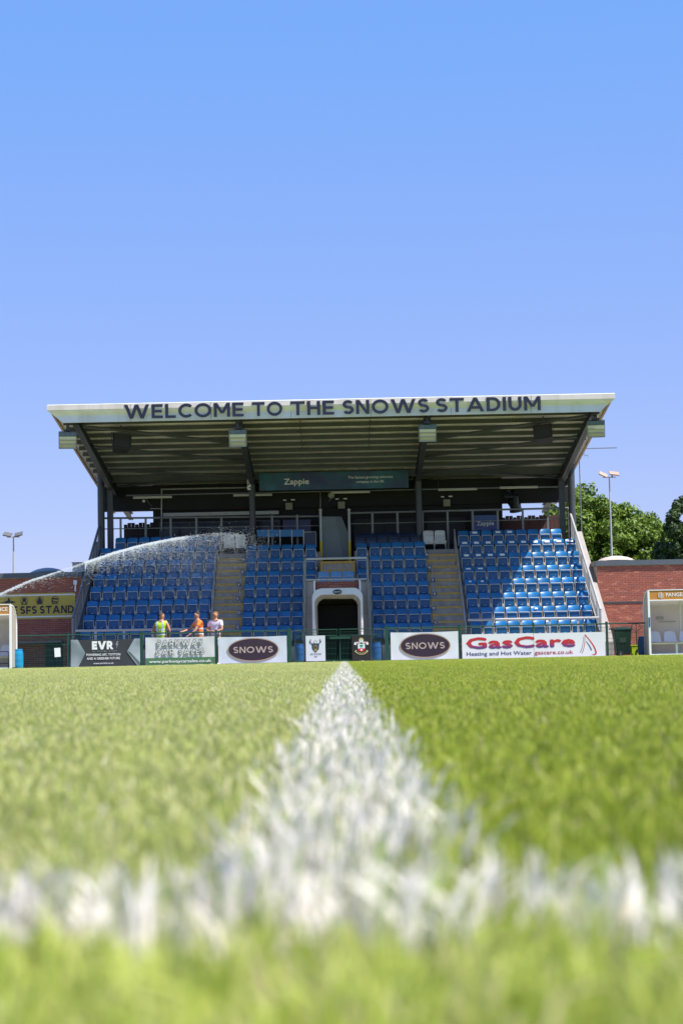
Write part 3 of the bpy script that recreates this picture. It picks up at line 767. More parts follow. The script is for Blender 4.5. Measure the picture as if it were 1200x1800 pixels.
zappie('wall_banner', 'small plain dark blue banner behind the blue desk boards', a, c, 75.9, zap_mat('zap3', (.03, .025, .13), (.015, .06, .2)))

def floodlight(px, py, s_, which):
    p = P(px, py, YF + .5)
    t = thing('floodlight', f'{which} louvred floodlight hanging under the front edge of the roof', 'floodlight', p, 0, 'floodlights under the roof edge')
    rot = Euler((R(12), 0, R(8 * s_))).to_matrix()
    MB().box((0, 0, .20), (.66, .42, .16), rot).build('housing', mat('flood_housing', (.09, .13, .26), .3, .6, var=.3, vscale=8), t, local=True)
    for k in range(3):
        MB().box(rot @ Vector((0, -.02 + .02 * k, .05 - .155 * k)), (.60, .30 - .03 * k, .12), rot).build('lamp', M['lens'], t, local=True)
        MB().box(rot @ Vector((0, -.03, -.025 - .155 * k)), (.64, .36, .018), rot).build('louvre', M['galvl'], t, local=True)
    for sx in (-.32, .32): MB().box(rot @ Vector((sx, 0, -.1)), (.02, .34, .46), rot).build('side_plate', M['galv'], t, local=True)
    dz = roofz(YF + .5) - p.z
    MB().box((0, 0, .28 + (dz - .28) / 2), (.09, .12, max(.05, dz - .3))).box((0, 0, .34), (.26, .2, .05)).build('hanger', M['steel'], t, local=True)
floodlight(119, 772, 1, 'leftmost'); floodlight(418, 768, 0, 'second from left'); floodlight(751, 759, 0, 'third from left'); floodlight(1047, 752, -1, 'rightmost')

for px, py, s_, wh in ((213, 779, 1, 'left'), (955, 762, -1, 'right')):
    p = P(px, py, YF + 1.7)
    t = thing('loudspeaker', f'black wedge loudspeaker hanging from its yoke under the {wh} part of the roof', 'speaker', p, 0, 'loudspeakers under the roof')
    rot = Euler((R(-18), R(6 * s_), R(14 * s_))).to_matrix(); bk = mat('speaker_black', (.008, .008, .009), .6)
    b = MB(); w0, w1 = .36, .27
    pts = [(-w0, -.22, -.3), (w0, -.22, -.3), (w1, .3, -.3), (-w1, .3, -.3), (-w0, -.22, .3), (w0, -.22, .3), (w1, .3, .3), (-w1, .3, .3)]
    b.v = [tuple(rot @ Vector(q)) for q in pts]; b.f = [(0, 3, 2, 1), (4, 5, 6, 7), (0, 1, 5, 4), (1, 2, 6, 5), (2, 3, 7, 6), (3, 0, 4, 7)]
    b.build('cabinet', bk, t, local=True, bevel=.02)
    MB().box(rot @ Vector((0, -.235, 0)), (.6, .012, .5), rot).build('grille', mat('grille', (.02, .02, .022), .5, bump=.5, bscale=90), t, local=True)
    dz = roofz(YF + 1.7) - p.z - .1
    MB().tube([(-.36, 0, 0), (-.36, 0, .42), (.36, 0, .42), (.36, 0, 0)], .02, 6).tube([(0, 0, .42), (0, 0, dz)], .03, 6).build('yoke', M['steel'], t, local=True)

for k, (pa, pb, py) in enumerate(((234, 302, 874), (410, 478, 870), (582, 650, 865), (770, 838, 860), (878, 945, 856.5))):
    a, c = P(pa, py, 75.5), P(pb, py - 1.4, 75.5)
    t = thing('strip_light', f'unlit pale tube light on the rear ceiling pipe, {ORD[k]} from the left', 'light fitting', (a + c) / 2, 0, 'strip lights at the rear')
    MB().bar(a, c, .07, .05).build('tray', M['galvl'], t)
    MB().tube([a - Vector((0, .0, .045)), c - Vector((0, 0, .045))], .022, 6).build('tube', M['lens'], t)
for k, (px, py, wh) in enumerate(((508, 890, 'left of the central doorway'), (600, 888, 'above the central doorway'), (785, 884, 'above the right aisle'))):
    p = P(px, py, 76.66)
    t = thing('wall_speaker', f'small square beige wall box on the black rear wall {wh}', 'wall box', p, 0, 'square boxes on the rear wall')
    MB().box((0, 0, 0), (.30, .12, .30)).build('cabinet', mat('beige_box', (.36, .36, .27), .6), t, local=True, bevel=.015)
    MB().box((0, -.07, 0), (.24, .012, .24)).build('grille', mat('beige_grille', (.30, .30, .22), .7), t, local=True)
    MB().text('EXIT', -.16, -.04, .22, .07, .16).text('EXIT', .2, -.04, .24, .07, .16).build('lettering', M['print_white'], t, local=True) if False else MB().box((-.18, -.03, .27), (.14, .02, .05)).box((.17, -.03, .28), (.17, .02, .05)).build('label_strip', M['print_white'], t, local=True)
p = P(582, 870, 76.5)
t = thing('dish_lamp', 'round grey dish on a bracket high on the rear wall left of centre', 'dish', p)
MB().lathe([(.02, -.03), (.09, -.02), (.14, .02), (.15, .06), (.03, .1)], p, 16, 'Y').build('bowl', M['galvl'], t, smooth=True)
MB().tube([p + Vector((0, .08, 0)), p + Vector((0, .2, -.1)), p + Vector((-.1, .25, -.25))], .02, 6).build('arm', M['galv'], t)
p = P(253, 881, 76.3)
t = thing('security_camera', 'small white camera on a curved bracket under the left rear ceiling', 'camera', p)
MB().lathe([(.02, -.16), (.055, -.14), (.06, .05), (.03, .1)], p, 10, 'Y').build('camera_body', M['white'], t, smooth=True)
MB().tube([p + Vector((.05, .05, .15)), p + Vector((.15, .1, 0)), p + Vector((.3, .4, -.2))], .02, 6).build('bracket', M['galv'], t)
t = thing('vent_duct', 'black elbow ventilation duct hanging at the right end of the rear wall', 'duct', P(900, 880, 76.5))
MB().tube([P(897, 862, 76.5) + Vector((0, .2, 0)), P(897, 868, 76.2), P(899, 876, 76.2), P(905, 886, 76.3), P(907, 898, 76.4)], [.30, .31, .30, .27, .26], 14).build('pipe', mat('duct', (.012, .016, .014), .25), t, smooth=True)
MB().tube([P(907, 896, 76.38), P(907.5, 899, 76.4)], [.30, .30], 14).build('collar', M['steel'], t, smooth=True)
p = P(437.5, 852, 74.3)
t = thing('row_marker', 'small white marker plate with black dots on the left inner column', 'marker', p)
MB().box((0, 0, 0), (.14, .02, .44)).build('plate', M['print_white'], t, local=True)
for k in range(3):
    MB().box((.025 * (-1) ** k, -.014, .13 - .13 * k), (.07, .006, .06)).build('mark', M['navy'], t, local=True)

# tunnel canopy (white, soft arched hood)
cx = PX(593.5, 1080, 66.9); ztop = PZ(594, 1034, 66.9); hw = (PX(638, 1080, 66.9) - PX(549, 1080, 66.9)) / 2
t = thing('tunnel_canopy', 'white padded arched canopy over the dark players tunnel', 'canopy', (cx, 67.2, 0))
def arch(w, h, n=20, rad=.35):
    pts = [(-w, 0)]
    for k in range(n // 2 + 1):
        q = math.pi - math.pi / 2 * k / (n // 2); pts.append((-w + rad + rad * math.cos(q), h - rad + rad * math.sin(q)))
    for k in range(n // 2 + 1):
        q = math.pi / 2 - math.pi / 2 * k / (n // 2); pts.append((w - rad + rad * math.cos(q), h - rad + rad * math.sin(q)))
    pts.append((w, 0)); return pts
ou = arch(hw, ztop); inn = arch(hw - .09, ztop - .24, rad=.34); inn2 = arch(hw - .19, ztop - .38, rad=.30)
NA = len(ou)
def strip(A, B, ya, yb, nse=0):
    o = MB(); k0 = 0
    for (x, z) in A: o.v.append((cx + x + random.uniform(-nse, nse), ya, z + random.uniform(-nse, nse)))
    for (x, z) in B: o.v.append((cx + x + random.uniform(-nse, nse), yb, z + random.uniform(-nse, nse)))
    for k in range(len(A) - 1): o.f.append((k, k + 1, len(A) + k + 1, len(A) + k))
    return o
hood = mat('canopy_white', (.62, .58, .52), .6, var=.08, vscale=5, bump=.2, bscale=8, trans=.25)
strip(ou, ou, 66.95, 68.0, .008).build('hood', hood, t, smooth=True)
strip(ou, inn, 66.93, 66.88, .006).build('front_pad', mat('canopy_front', (.72, .70, .68), .6, var=.06, vscale=5), t, smooth=True)
strip(inn, inn2, 66.9, 67.5, .012).build('lining', hood, t, smooth=True)
em = MB().ell(cx, ztop - .14, .17, .09, 66.86).build('emblem', M['navy'], t)
MB().text('SNOWS', cx, 66.85, ztop - .165, .05, .26, bold=.02).build('lettering', M['print_white'], em)
MB().bx(-.98, .66, 69.5, 69.52, 0, 2.2).build('tunnel_sheet', M['black'], t)  # solid black sheet across the tunnel behind the canopy

# ------------------------------------------------------------------ brick side buildings
def brick_building(name, label, x0, x1, Y, ztop, hole, sel):
    t = thing(name, label, 'building', ((x0 + x1) / 2, Y, 0))
    w = MB().bx(x0, x1, Y + .012, Y + 8, -.02, ztop).build('wall', M['mortar'], t)
    MB().bx(x0 - .05, x1 + .05, Y - .09, Y + 8.05, ztop, ztop + .2).build('parapet_flashing', mat('flashing_' + name, (.10, .12, .14), .5, .2, var=.1), t)
    one = MB().box((0, 0, 0), (.213, .04, .064)).mesh('brick', M['brick'])
    rest = MB(); cnt = 0; r_ = 0; z = 0.0; cand = []
    while z < ztop - .04:
        x = x0 + (0 if r_ % 2 else -.1125)
        while x < x1:
            a = max(x, x0); c = min(x + .213, x1)
            if c - a > .05 and not hole((a + c) / 2, z + .03): cand.append((a, c, z, r_))
            x += .225
        z += .075; r_ += 1
    for a, c, z, r_ in cand:
        yo = Y + random.uniform(-.005, .003)
        if c - a > .2 and cnt < 300 and sel((a + c) / 2, z):
            o = bpy.data.objects.new('brick', one); COL.objects.link(o); o.parent = t
            o.location = (Vector(((a + c) / 2, yo + .01, z + .035)) - wloc(t)); cnt += 1
        else: rest.bx(a, c, yo - .01, yo + .03, z + .003, z + .067)
    rest.build('brickwork', M['brick'], t, kind='stuff')
    return t
WY = 71.2
sa, sb = P(0, 1046, WY - .1), P(130, 1086, WY - .1)
def holeL(x, z): return (x < sb.x and sb.z < z < sa.z)
btL = brick_building('brick_building', 'shaded flat-roofed red brick building at the left end of the stand, carrying the yellow sign', -18, -10.5, WY, 3.62, holeL, lambda x, z: x > -13.8 and z > 1.0)
btR = brick_building('brick_building', 'sunlit flat-roofed red brick building at the right end of the stand', 10.2, 18, WY, 3.62, lambda x, z: abs(z - 2.12) < .03, lambda x, z: x < 13.9 and z > 2.2)
MB().bx(10.2, 12.4, WY - .03, WY + .02, 2.1, 2.15).build('cable_tray', M['steel'], btR)
for px, w, Y, lb, mm in ((84, 1.25, 73.5, 'grey domed rooflight on the flat roof left of the stand', mat('dome_grey', (.22, .27, .28), .4)), (1082, 1.35, 73.5, 'pale domed rooflight on the flat roof right of the stand', mat('dome_pale', (.62, .52, .44), .4))):
    x = PX(px, 1000 if px < 600 else 984, Y); z = 3.82
    t = thing('rooflight', lb, 'rooflight', (x, Y, z))
    MB().bx(x - w / 2, x + w / 2, Y - .6, Y + .6, z, z + .12).build('kerb', mm, t)
    MB().lathe([(w * .56, 0), (w * .50, .06), (w * .36, .13), (w * .18, .18), (.02, .2)], (x, Y, z + .12), 20).build('dome', mm, t, smooth=True)
p = P(138, 1010, 72.5)
t = thing('roof_box', 'grey metal plant box on the left flat roof beside the stand', 'vent box', (p.x, 72.5, 3.82))
MB().bx(p.x - .22, p.x + .22, 72.3, 72.8, 3.83, PZ(138, 990, 72.5)).build('casing', M['galvl'], t); MB().bx(p.x - .25, p.x + .25, 72.27, 72.83, PZ(138, 990, 72.5), PZ(138, 990, 72.5) + .03).build('cap', M['galv'], t)
p = P(132.5, 1030, WY - .1)
dp = MB().tube([(p.x, WY - .1, PZ(132, 1040, WY)), (p.x, WY - .1, 3.4)], .035, 8).bx(p.x - .07, p.x + .07, WY - .16, WY - .04, 3.3, 3.48).build('downpipe', M['white'], btL)
# lean-to strip, doors and pier at lower left
MB().bx(PX(28, 1130, WY), PX(112, 1128, WY), WY - .5, WY - .03, 1.0, 1.06).build('canopy_strip', M['galv'], btL)
dr = MB().bx(PX(80, 1150, WY), PX(111, 1150, WY), WY - .06, WY - .03, 0, 1.0).build('door', mat('door_green', (.02, .05, .04), .5), btL)
MB().bx(PX(95, 1150, WY) - .01, PX(95, 1150, WY) + .01, WY - .075, WY - .06, 0, 1.0).build('door_gap', M['black'], dr)
px0, px1 = PX(111.5, 1150, 70), PX(119, 1150, 70)
pr = thing('brick_pier', 'short red brick pier beside the green door left of the stand', 'pier', ((px0 + px1) / 2, 70, 0)); MB().bx(px0, px1, 70, 70.3, 0, .88).build('core', M['mortar'], pr)
for r_ in range(11): MB().bx(px0 - .01, px1 + .01, 69.985, 70.2, .01 + r_ * .078, .075 + r_ * .078).build('brick', M['brick'], pr)
MB().bx(px0 - .03, px1 + .03, 69.95, 70.33, .88, .93).build('coping', M['conc'], pr)

# yellow stand sign
ys = thing('stand_sign', 'yellow THE SFS STAND sign board with four round transport icons on the left brick wall', 'sign', ((sa.x + sb.x) / 2, WY - .06, sb.z))
xw = sb.x + .05; xl = xw - 5.0; zt_, zb_ = PZ(65, 1043, WY), PZ(65, 1088, WY)
ylw = mat('sign_yellow', (.50, .38, .05), .5, var=.06, vscale=2)
MB().bx(xl, xw, WY - .05, WY - .012, zb_, zt_).build('board', ylw, ys)
hh = zt_ - zb_
MB().bx(xl, xw, WY - .058, WY - .05, zt_ - .10, zt_ - .05).bx(xl, xw, WY - .058, WY - .05, zb_ + .06, zb_ + .11).build('stripe', M['print_white'], ys)
sn = mat('sign_dark', (.035, .02, .035), .6)
MB().caps('THE SFS STAND', xw - .06 - 1.5, WY - .06, zb_ + hh * .20, .31, 3.0, .22, .14).build('lettering', sn, ys)
zi = zb_ + hh * .70
def icon(px): return PX(px, 1055, WY)
x = icon(16); b = MB()
b.flat([(x - .26, zi - .02), (x - .05, zi + .03), (x - .03, zi + .12), (x, zi + .15), (x + .03, zi + .12), (x + .05, zi + .03), (x + .26, zi - .02), (x + .26, zi - .05), (x + .05, zi - .06), (x, zi - .09), (x - .05, zi - .06), (x - .26, zi - .05)], WY - .06)
for dx in (-.16, -.1, .1, .16): b.ell(x + dx, zi - .06, .022, .022, WY - .061, 8)
b.build('icon', sn, ys)
for px, kind in ((43, 'train'), (70, 'ship'), (97, 'lorry')):
    x = icon(px); b = MB().ring(x, zi + .02, .155, .155, .018, WY - .06, 20)
    if kind == 'train':
        b.bx(x - .07, x + .07, WY - .066, WY - .06, zi - .03, zi + .12).bx(x - .09, x - .05, WY - .066, WY - .06, zi - .12, zi - .04).bx(x + .05, x + .09, WY - .066, WY - .06, zi - .12, zi - .04).bx(x - .14, x + .14, WY - .066, WY - .06, zi - .14, zi - .125)
    elif kind == 'ship':
        b.flat([(x - .11, zi + .02), (x + .11, zi + .02), (x + .08, zi - .11), (x - .08, zi - .11)], WY - .06).bx(x - .07, x + .07, WY - .066, WY - .06, zi + .02, zi + .09).bx(x - .03, x + .03, WY - .066, WY - .06, zi + .09, zi + .14).bx(x - .14, x + .14, WY - .066, WY - .06, zi - .14, zi - .125)
    else:
        b.flat([(x - .11, zi + .12), (x + .12, zi + .08), (x + .12, zi + .02), (x - .06, zi + .05), (x - .11, zi + .02)], WY - .06).bx(x - .11, x - .06, WY - .066, WY - .06, zi - .1, zi + .02).bx(x - .04, x + .1, WY - .066, WY - .06, zi - .08, zi - .03).bx(x - .14, x + .14, WY - .066, WY - .06, zi - .14, zi - .125)
    b.build('icon', sn, ys)

# ------------------------------------------------------------------ pitch fence, gates
FY = 65.0
fnc = thing('pitch_fence', 'green welded mesh fence with round top rail round the far side of the pitch', 'fence', (0, FY, 0))
FT = 1.19
fx = [-19.5, PX(22, 1150, FY), PX(120, 1150, FY), PX(249, 1150, FY), PX(380, 1150, FY), PX(509, 1150, FY)]
fx2 = [PX(680, 1140, FY), PX(808, 1140, FY), PX(938, 1140, FY), PX(1067, 1140, FY), PX(1140, 1140, FY)]
def bay(xa, xb, par, z0=.04, z1=1.12):
    b = MB(); x = xa + .05; r = .0035
    while x < xb - .03:
        b.bx(x - r, x + r, FY - r, FY + r, z0, z1); x += .05
    z = z0 + .02
    while z < z1:
        b.bx(xa + .03, xb - .03, FY - .004 - r * 1.6, FY - .004 + r * 1.2, z - r * 1.6, z + r * 1.6); z += .2
    b.build('mesh_panel', M['green'], par)
def post(x, par, w=.06, h=FT + .06):
    MB().bx(x - w / 2, x + w / 2, FY - .03, FY + .05, -.05, h).build('post', M['green'], par)
    MB().bx(x - w / 2 - .006, x + w / 2 + .006, FY - .036, FY + .056, h, h + .02).build('post_cap', M['green'], par)
for arr in (fx, fx2):
    for i, x in enumerate(arr):
        gate = (arr is fx and i == 5) or (arr is fx2 and i == 0)
        post(x, fnc, .14 if gate else (.08 if i != 3 or arr is fx2 else .12))
        if i + 1 < len(arr):
            bay(x, arr[i + 1], fnc)
            tube_part('top_rail', [(x, FY, FT), (arr[i + 1], FY, FT)], .028, M['green'], fnc)
gt = []
for a, c, lb in ((518, 593, 'left leaf of the green mesh gate, holding the white crest board'), (597, 671, 'right leaf of the green mesh gate, holding the black crest board')):
    xa, xb = PX(a, 1130, FY), PX(c, 1130, FY)
    g = thing('gate', lb, 'gate', ((xa + xb) / 2, FY, 0), 0, 'gate leaves in front of the tunnel')
    bay(xa, xb, g, .08, 1.1)
    MB().tube([(xa, FY, .05), (xa, FY, FT), (xb, FY, FT), (xb, FY, .05), (xa, FY, .05)], .025, 8).tube([(xa, FY, .97), (xb, FY, .97)], .015, 6).build('gate_frame', M['green'], g, smooth=True)
    gt.append((xa, xb))
lb_ = MB().bx(PX(579, 1130, FY - .05), PX(616, 1130, FY - .05), FY - .06, FY - .03, .84, .93).build('latch_plate', M['green'], fnc)

# ------------------------------------------------------------------ banners on the fence
BY = 64.93
def banner(px0, py0, px1, py1, name, label, cat='banner', m=None, wav=.0):
    a = P(px0, py0, BY); c = P(px1, py1, BY)
    xa, xb = a.x, c.x; z1 = max(.5, a.z); z0 = c.z
    zt = (P(px0, py0, BY).z + P(px1, py0 - (px1 - px0) * .021, BY).z) / 2
    zb = max(.03, (P(px0, py1 + (px1 - px0) * .021, BY).z + P(px1, py1, BY).z) / 2)
    t = thing(name, label, cat, ((xa + xb) / 2, BY, zb))
    ph = random.uniform(0, 6)
    def f(u, v, o=0):
        w = wav * (math.sin(u * 9 + ph + v * 3) + .6 * math.sin(u * 23 + v * 7 + ph)) * .5
        sag = -.02 * (1 - (2 * u - 1) ** 2) * v if wav else 0
        return (xa + (xb - xa) * u, BY + w + o, zb + (zt - zb) * v + sag)
    MB().quadgrid(lambda u, v: f(u, v), 40 if wav else 1, 12 if wav else 1).quadgrid(lambda u, v: f(1 - u, v, .012), 40 if wav else 1, 12 if wav else 1).build('panel', m or M['print_white'], t, smooth=bool(wav))
    return t, xa, xb, zb, zt
def cloth(name, col, sc=3.0, st=.35):
    return mat(name, col, .5, var=.06, vscale=1.5, bump=st, bscale=sc)
L_ = -.014
# energy company banner
t, xa, xb, zb, zt = banner(124.5, 1125, 246.5, 1174, 'banner', 'dark grey EVR banner with white slogan and pale landscape ends, leftmost on the fence', m=cloth('evr_grey', (.035, .037, .045)), wav=.006)
w = xb - xa; h = zt - zb
land = zap_mat('landscape_print', (.16, .20, .22), (.50, .55, .62))
MB().flat([(xa, zb + h), (xa + w * .10, zt), (xa + w * .21, zb + h * .50), (xa + w * .11, zb), (xa, zb)], BY + L_).flat([(xb, zt), (xb - w * .08, zt), (xb - w * .19, zb + h * .52), (xb - w * .04, zb), (xb, zb)], BY + L_).build('landscape_print', land, t)
MB().flat([(xb - w * .19, zb + h * .56), (xb - w * .02, zb), (xb, zb), (xb, zb + h * .1), (xb - w * .14, zb + h * .5)], BY + L_ - .004).build('stripe', mat('grass_print', (.10, .13, .12), .5), t)
MB().caps('EVR', xa + w * .46, BY + L_, zb + h * .62, h * .31, w * .31, .30, .08).text('POWERING AFC TOTTON', xa + w * .47, BY + L_, zb + h * .385, h * .085, w * .49, bold=.025).text('AND A GREENER FUTURE', xa + w * .47, BY + L_, zb + h * .245, h * .085, w * .48, bold=.025).text('www.evrltd.co.uk', xa + w * .47, BY + L_, zb + h * .08, h * .06, w * .29, bold=.02).build('lettering', M['print_white'], t)
MB().text('by energy smart', xa + w * .49, BY + L_, zb + h * .54, h * .045, w * .36, bold=.02).flat([(xa + w * .67, zb + h * .92), (xa + w * .645, zb + h * .78), (xa + w * .665, zb + h * .78), (xa + w * .65, zb + h * .62), (xa + w * .69, zb + h * .82), (xa + w * .67, zb + h * .82), (xa + w * .69, zb + h * .92)], BY + L_).build('lettering', mat('print_grey', (.25, .26, .28), .5), t)
# car sales banner
t, xa, xb, zb, zt = banner(255.5, 1121, 377.5, 1169, 'banner', 'wrinkled white PARKWAY CAR SALES banner with green strip below', m=cloth('parkway_cloth', (.60, .60, .62), 2.0, .6), wav=.012)
w = xb - xa; h = zt - zb; L2 = -.03
MB().quadgrid(lambda u, v: (xa + w * u, BY - .02 + .006 * math.sin(u * 9), zb + h * .25 * v), 20, 1).build('strip', mat('parkway_green', (.07, .17, .07), .5), t)
for s_, z_, wd in (('PARKWAY', .66, .66), ('CAR SALES', .34, .70)):
    MB().caps(s_, xa + w * .5, BY + L2, zb + h * z_, h * .25, w * wd, .36, .12, .7).build('lettering', mat('print_darkgrey', (.15, .15, .16), .6), t)
    MB().caps(s_, xa + w * .5, BY + L2 - .012, zb + h * z_, h * .25, w * wd, .36, .12, .7, inset=.075).build('lettering', mat('print_palegrey', (.56, .57, .56), .6), t)
MB().text('www.parkwaycarsales.co.uk', xa + w * .5, BY + L2, zb + h * .075, h * .10, w * .90, bold=.03).build('lettering', M['print_white'], t)
# dealer banners
def snows(px0, py0, px1, py1, label, col):
    t, xa, xb, zb, zt = banner(px0, py0, px1, py1, 'banner', label, m=cloth('snows_cloth' + label[:5], col, 1.5, .35), wav=.007)
    w = xb - xa; h = zt - zb; cx_, cz_ = (xa + xb) / 2 + .02, (zb + zt) / 2
    e = MB().ell(cx_, cz_, w * .365, h * .43, BY - .016, 40).build('emblem', mat('snows_plum', (.035, .018, .035), .35, var=.2, vscale=3), t)
    MB().ring(cx_, cz_, w * .375, h * .445, .035, BY - .021, 48).build('rim', mat('snows_gold', (.40, .27, .20), .5), e)
    MB().caps('SNOWS', cx_, BY - .024, cz_ - h * .12, h * .235, w * .58, .19, .16).build('lettering', mat('snows_letter', (.42, .32, .31), .5), e)
snows(383.5, 1120, 504.5, 1168, 'pale blue white SNOWS oval banner left of the gates', (.56, .60, .68))
snows(686, 1112, 806, 1161, 'white SNOWS oval banner right of the gates, next to GasCare', (.66, .67, .71))
# heating company boards, two sheets
gm = bpy.data.materials.new('gas_gradient'); gm.use_nodes = True; n = gm.node_tree; bb = n.nodes['Principled BSDF']; bb.inputs['Roughness'].default_value = .5
tc = n.nodes.new('ShaderNodeTexCoord'); sx = n.nodes.new('ShaderNodeSeparateXYZ'); cr = n.nodes.new('ShaderNodeValToRGB')
cr.color_ramp.elements[0].color = (.03, .035, .22, 1); cr.color_ramp.elements[1].color = (.50, .02, .03, 1); cr.color_ramp.elements[0].position = .0; cr.color_ramp.elements[1].position = .42
n.links.new(tc.outputs['Generated'], sx.inputs[0]); n.links.new(sx.outputs[2], cr.inputs[0]); n.links.new(cr.outputs[0], bb.inputs['Base Color'])
gt_ = thing('advertising_board', 'white GasCare heating board made of two sheets, right of the SNOWS banner', 'advertising board', (PX(938, 1140, BY), BY, 0))
xa, xm, xb = PX(812, 1140, BY), PX(938, 1140, BY), PX(1063.5, 1140, BY)
zb, zt = .02, PZ(938, 1113, BY)
bm_ = mat('board_white', (.70, .70, .73), .45, var=.04, vscale=1.2, bump=.1, bscale=3)
MB().bx(xa, xm - .006, BY, BY + .014, zb, zt).build('sheet', bm_, gt_); MB().bx(xm + .006, xb, BY, BY + .014, zb - .01, zt - .01).build('sheet', bm_, gt_)
w = xb - xa; h = zt - zb
MB().text('GasCare', xa + w * .41, BY - .006, zb + h * .42, h * .42, w * .765, bold=.085).build('lettering', gm, gt_)
MB().text('Heating and Hot Water', xa + w * .03, BY - .006, zb + h * .12, h * .155, w * .455, bold=.015, align='L').build('lettering', mat('print_navy', (.03, .04, .16), .5), gt_)
MB().text('gascare.co.uk', xa + w * .505, BY - .006, zb + h * .12, h * .155, w * .27, bold=.015, align='L').build('lettering', mat('print_red', (.45, .02, .03), .5), gt_)
def swoosh(b, p0, p1, p2, w0, w1, y):
    n = 12; L = []; Rr = []
    for k in range(n + 1):
        q = k / n; p = [(1 - q) ** 2 * p0[i] + 2 * q * (1 - q) * p1[i] + q * q * p2[i] for i in (0, 1)]
        d = [2 * (1 - q) * (p1[i] - p0[i]) + 2 * q * (p2[i] - p1[i]) for i in (0, 1)]; l = math.hypot(*d) or 1
        ww = w0 + (w1 - w0) * q; L.append((p[0] - d[1] / l * ww, p[1] + d[0] / l * ww)); Rr.append((p[0] + d[1] / l * ww, p[1] - d[0] / l * ww))
    o = len(b.v); b.v += [(a, y, c) for a, c in L] + [(a, y, c) for a, c in Rr]
    for k in range(n): b.f.append((o + k, o + k + 1, o + n + 1 + k + 1, o + n + 1 + k))
    return b
fx_, fz_ = xa + w * .86, zb
b = swoosh(MB(), (fx_, fz_ + h * .90), (fx_ + .02, fz_ + h * .45), (fx_ - .13, fz_ + h * .12), .006, .012, BY - .006)
swoosh(b, (fx_, fz_ + h * .90), (fx_ + .42, fz_ + h * .35), (fx_ + .38, fz_ + h * .10), .012, .03, BY - .006); swoosh(b, (fx_ + .38, fz_ + h * .10), (fx_ + .34, fz_ + h * .04), (fx_ + .22, fz_ + h * .08), .03, .004, BY - .0062)
b.build('logo', mat('logo_red', (.6, .02, .03), .5), gt_)
b = swoosh(MB(), (fx_ - .05, fz_ + h * .82), (fx_ - .06, fz_ + h * .45), (fx_ - .19, fz_ + h * .16), .004, .010, BY - .006)
swoosh(b, (fx_ + .04, fz_ + h * .62), (fx_ + .2, fz_ + h * .38), (fx_ + .22, fz_ + h * .24), .01, .022, BY - .006)
b.build('logo', mat('logo_blue', (.02, .06, .3), .5), gt_)

# crest boards on the gate
def crest_board(px0, py0, px1, py1, label, m):
    return banner(px0, py0, px1, py1, 'crest_board', label, 'sign', m)
t, xa, xb, zb, zt = crest_board(537, 1118, 572, 1162, 'white upright crest board with antlered shield on the left gate leaf', mat('crest_white', (.62, .63, .70), .5))
cx_ = (xa + xb) / 2; cz_ = (zb + zt) / 2 + .02; y = BY - .008
MB().flat([(cx_ - .14, cz_ + .16), (cx_ + .14, cz_ + .16), (cx_ + .12, cz_ - .05), (cx_, cz_ - .17), (cx_ - .12, cz_ - .05)], y).build('shield', mat('crest_blue', (.03, .05, .09), .5), t)
MB().bx(cx_ - .055, cx_ + .055, y - .006, y - .002, cz_ - .12, cz_ + .1).build('emblem', mat('crest_gold', (.28, .2, .06), .5), t)
MB().ell(cx_, cz_ + .02, .04, .06, y - .009, 12).build('emblem', mat('crest_brown', (.10, .03, .02), .5), t)
b = MB()
for s_ in (-1, 1): b.tube([(cx_ + s_ * .12, y, cz_ + .15), (cx_ + s_ * .19, y, cz_ + .2), (cx_ + s_ * .17, y, cz_ + .32)], .012, 4).tube([(cx_ + s_ * .17, y, cz_ + .2), (cx_ + s_ * .22, y, cz_ + .25)], .01, 4)
b.text('AFC TOTTON', cx_, y, cz_ - .25, .05, .40, bold=.03, curve=lambda x: .0).text('1886', cx_, y, cz_ - .33, .03, .12, bold=.03).build('lettering', M['navy'], t)
MB().ell(cx_, cz_ + .21, .06, .055, y - .003, 14).build('ball', M['print_white'], t)
MB().ring(cx_, cz_ + .21, .062, .057, .01, y - .005, 14).ell(cx_, cz_ + .21, .02, .018, y - .005, 6).build('ball_print', M['navy'], t)
t, xa, xb, zb, zt = crest_board(618, 1117, 652, 1161, 'black upright crest board with red and white shield on the right gate leaf', mat('crest_black', (.02, .018, .018), .4))
cx_ = (xa + xb) / 2; cz_ = (zb + zt) / 2 + .02
wh = M['print_white']; rd = mat('crest_red', (.6, .02, .03), .5); gn = mat('crest_green', (.02, .25, .08), .5); yw = mat('crest_yellow', (.7, .6, .25), .5)
MB().flat([(cx_ - .13, cz_ + .12), (cx_ + .13, cz_ + .12), (cx_ + .13, cz_ - .10), (cx_, cz_ - .17), (cx_ - .13, cz_ - .10)], y).build('shield', mat('crest_paleblue', (.62, .70, .78), .5), t)
MB().flat([(cx_ - .13, cz_ - .04), (cx_ + .13, cz_ - .04), (cx_ + .13, cz_ - .10), (cx_, cz_ - .17), (cx_ - .13, cz_ - .10)], y - .003).build('shield_base', rd, t)
MB().ell(cx_, cz_ + .055, .065, .035, y - .004, 12).bx(cx_ - .012, cx_ + .012, y - .006, y - .003, cz_ - .02, cz_ + .04).build('tree_print', gn, t)
MB().ell(cx_, cz_ - .095, .035, .035, y - .006, 8).build('flower_print', wh, t)
b = MB()
for s_ in (-1, 1):
    b.flat([(cx_ + s_ * .04, cz_ + .21), (cx_ + s_ * .24, cz_ + .19), (cx_ + s_ * .27, cz_ + .11), (cx_ + s_ * .20, cz_ + .08), (cx_ + s_ * .16, cz_ + .14), (cx_ + s_ * .04, cz_ + .13)][::s_], y - .002)
b.build('scarf', wh, t)
b = MB()
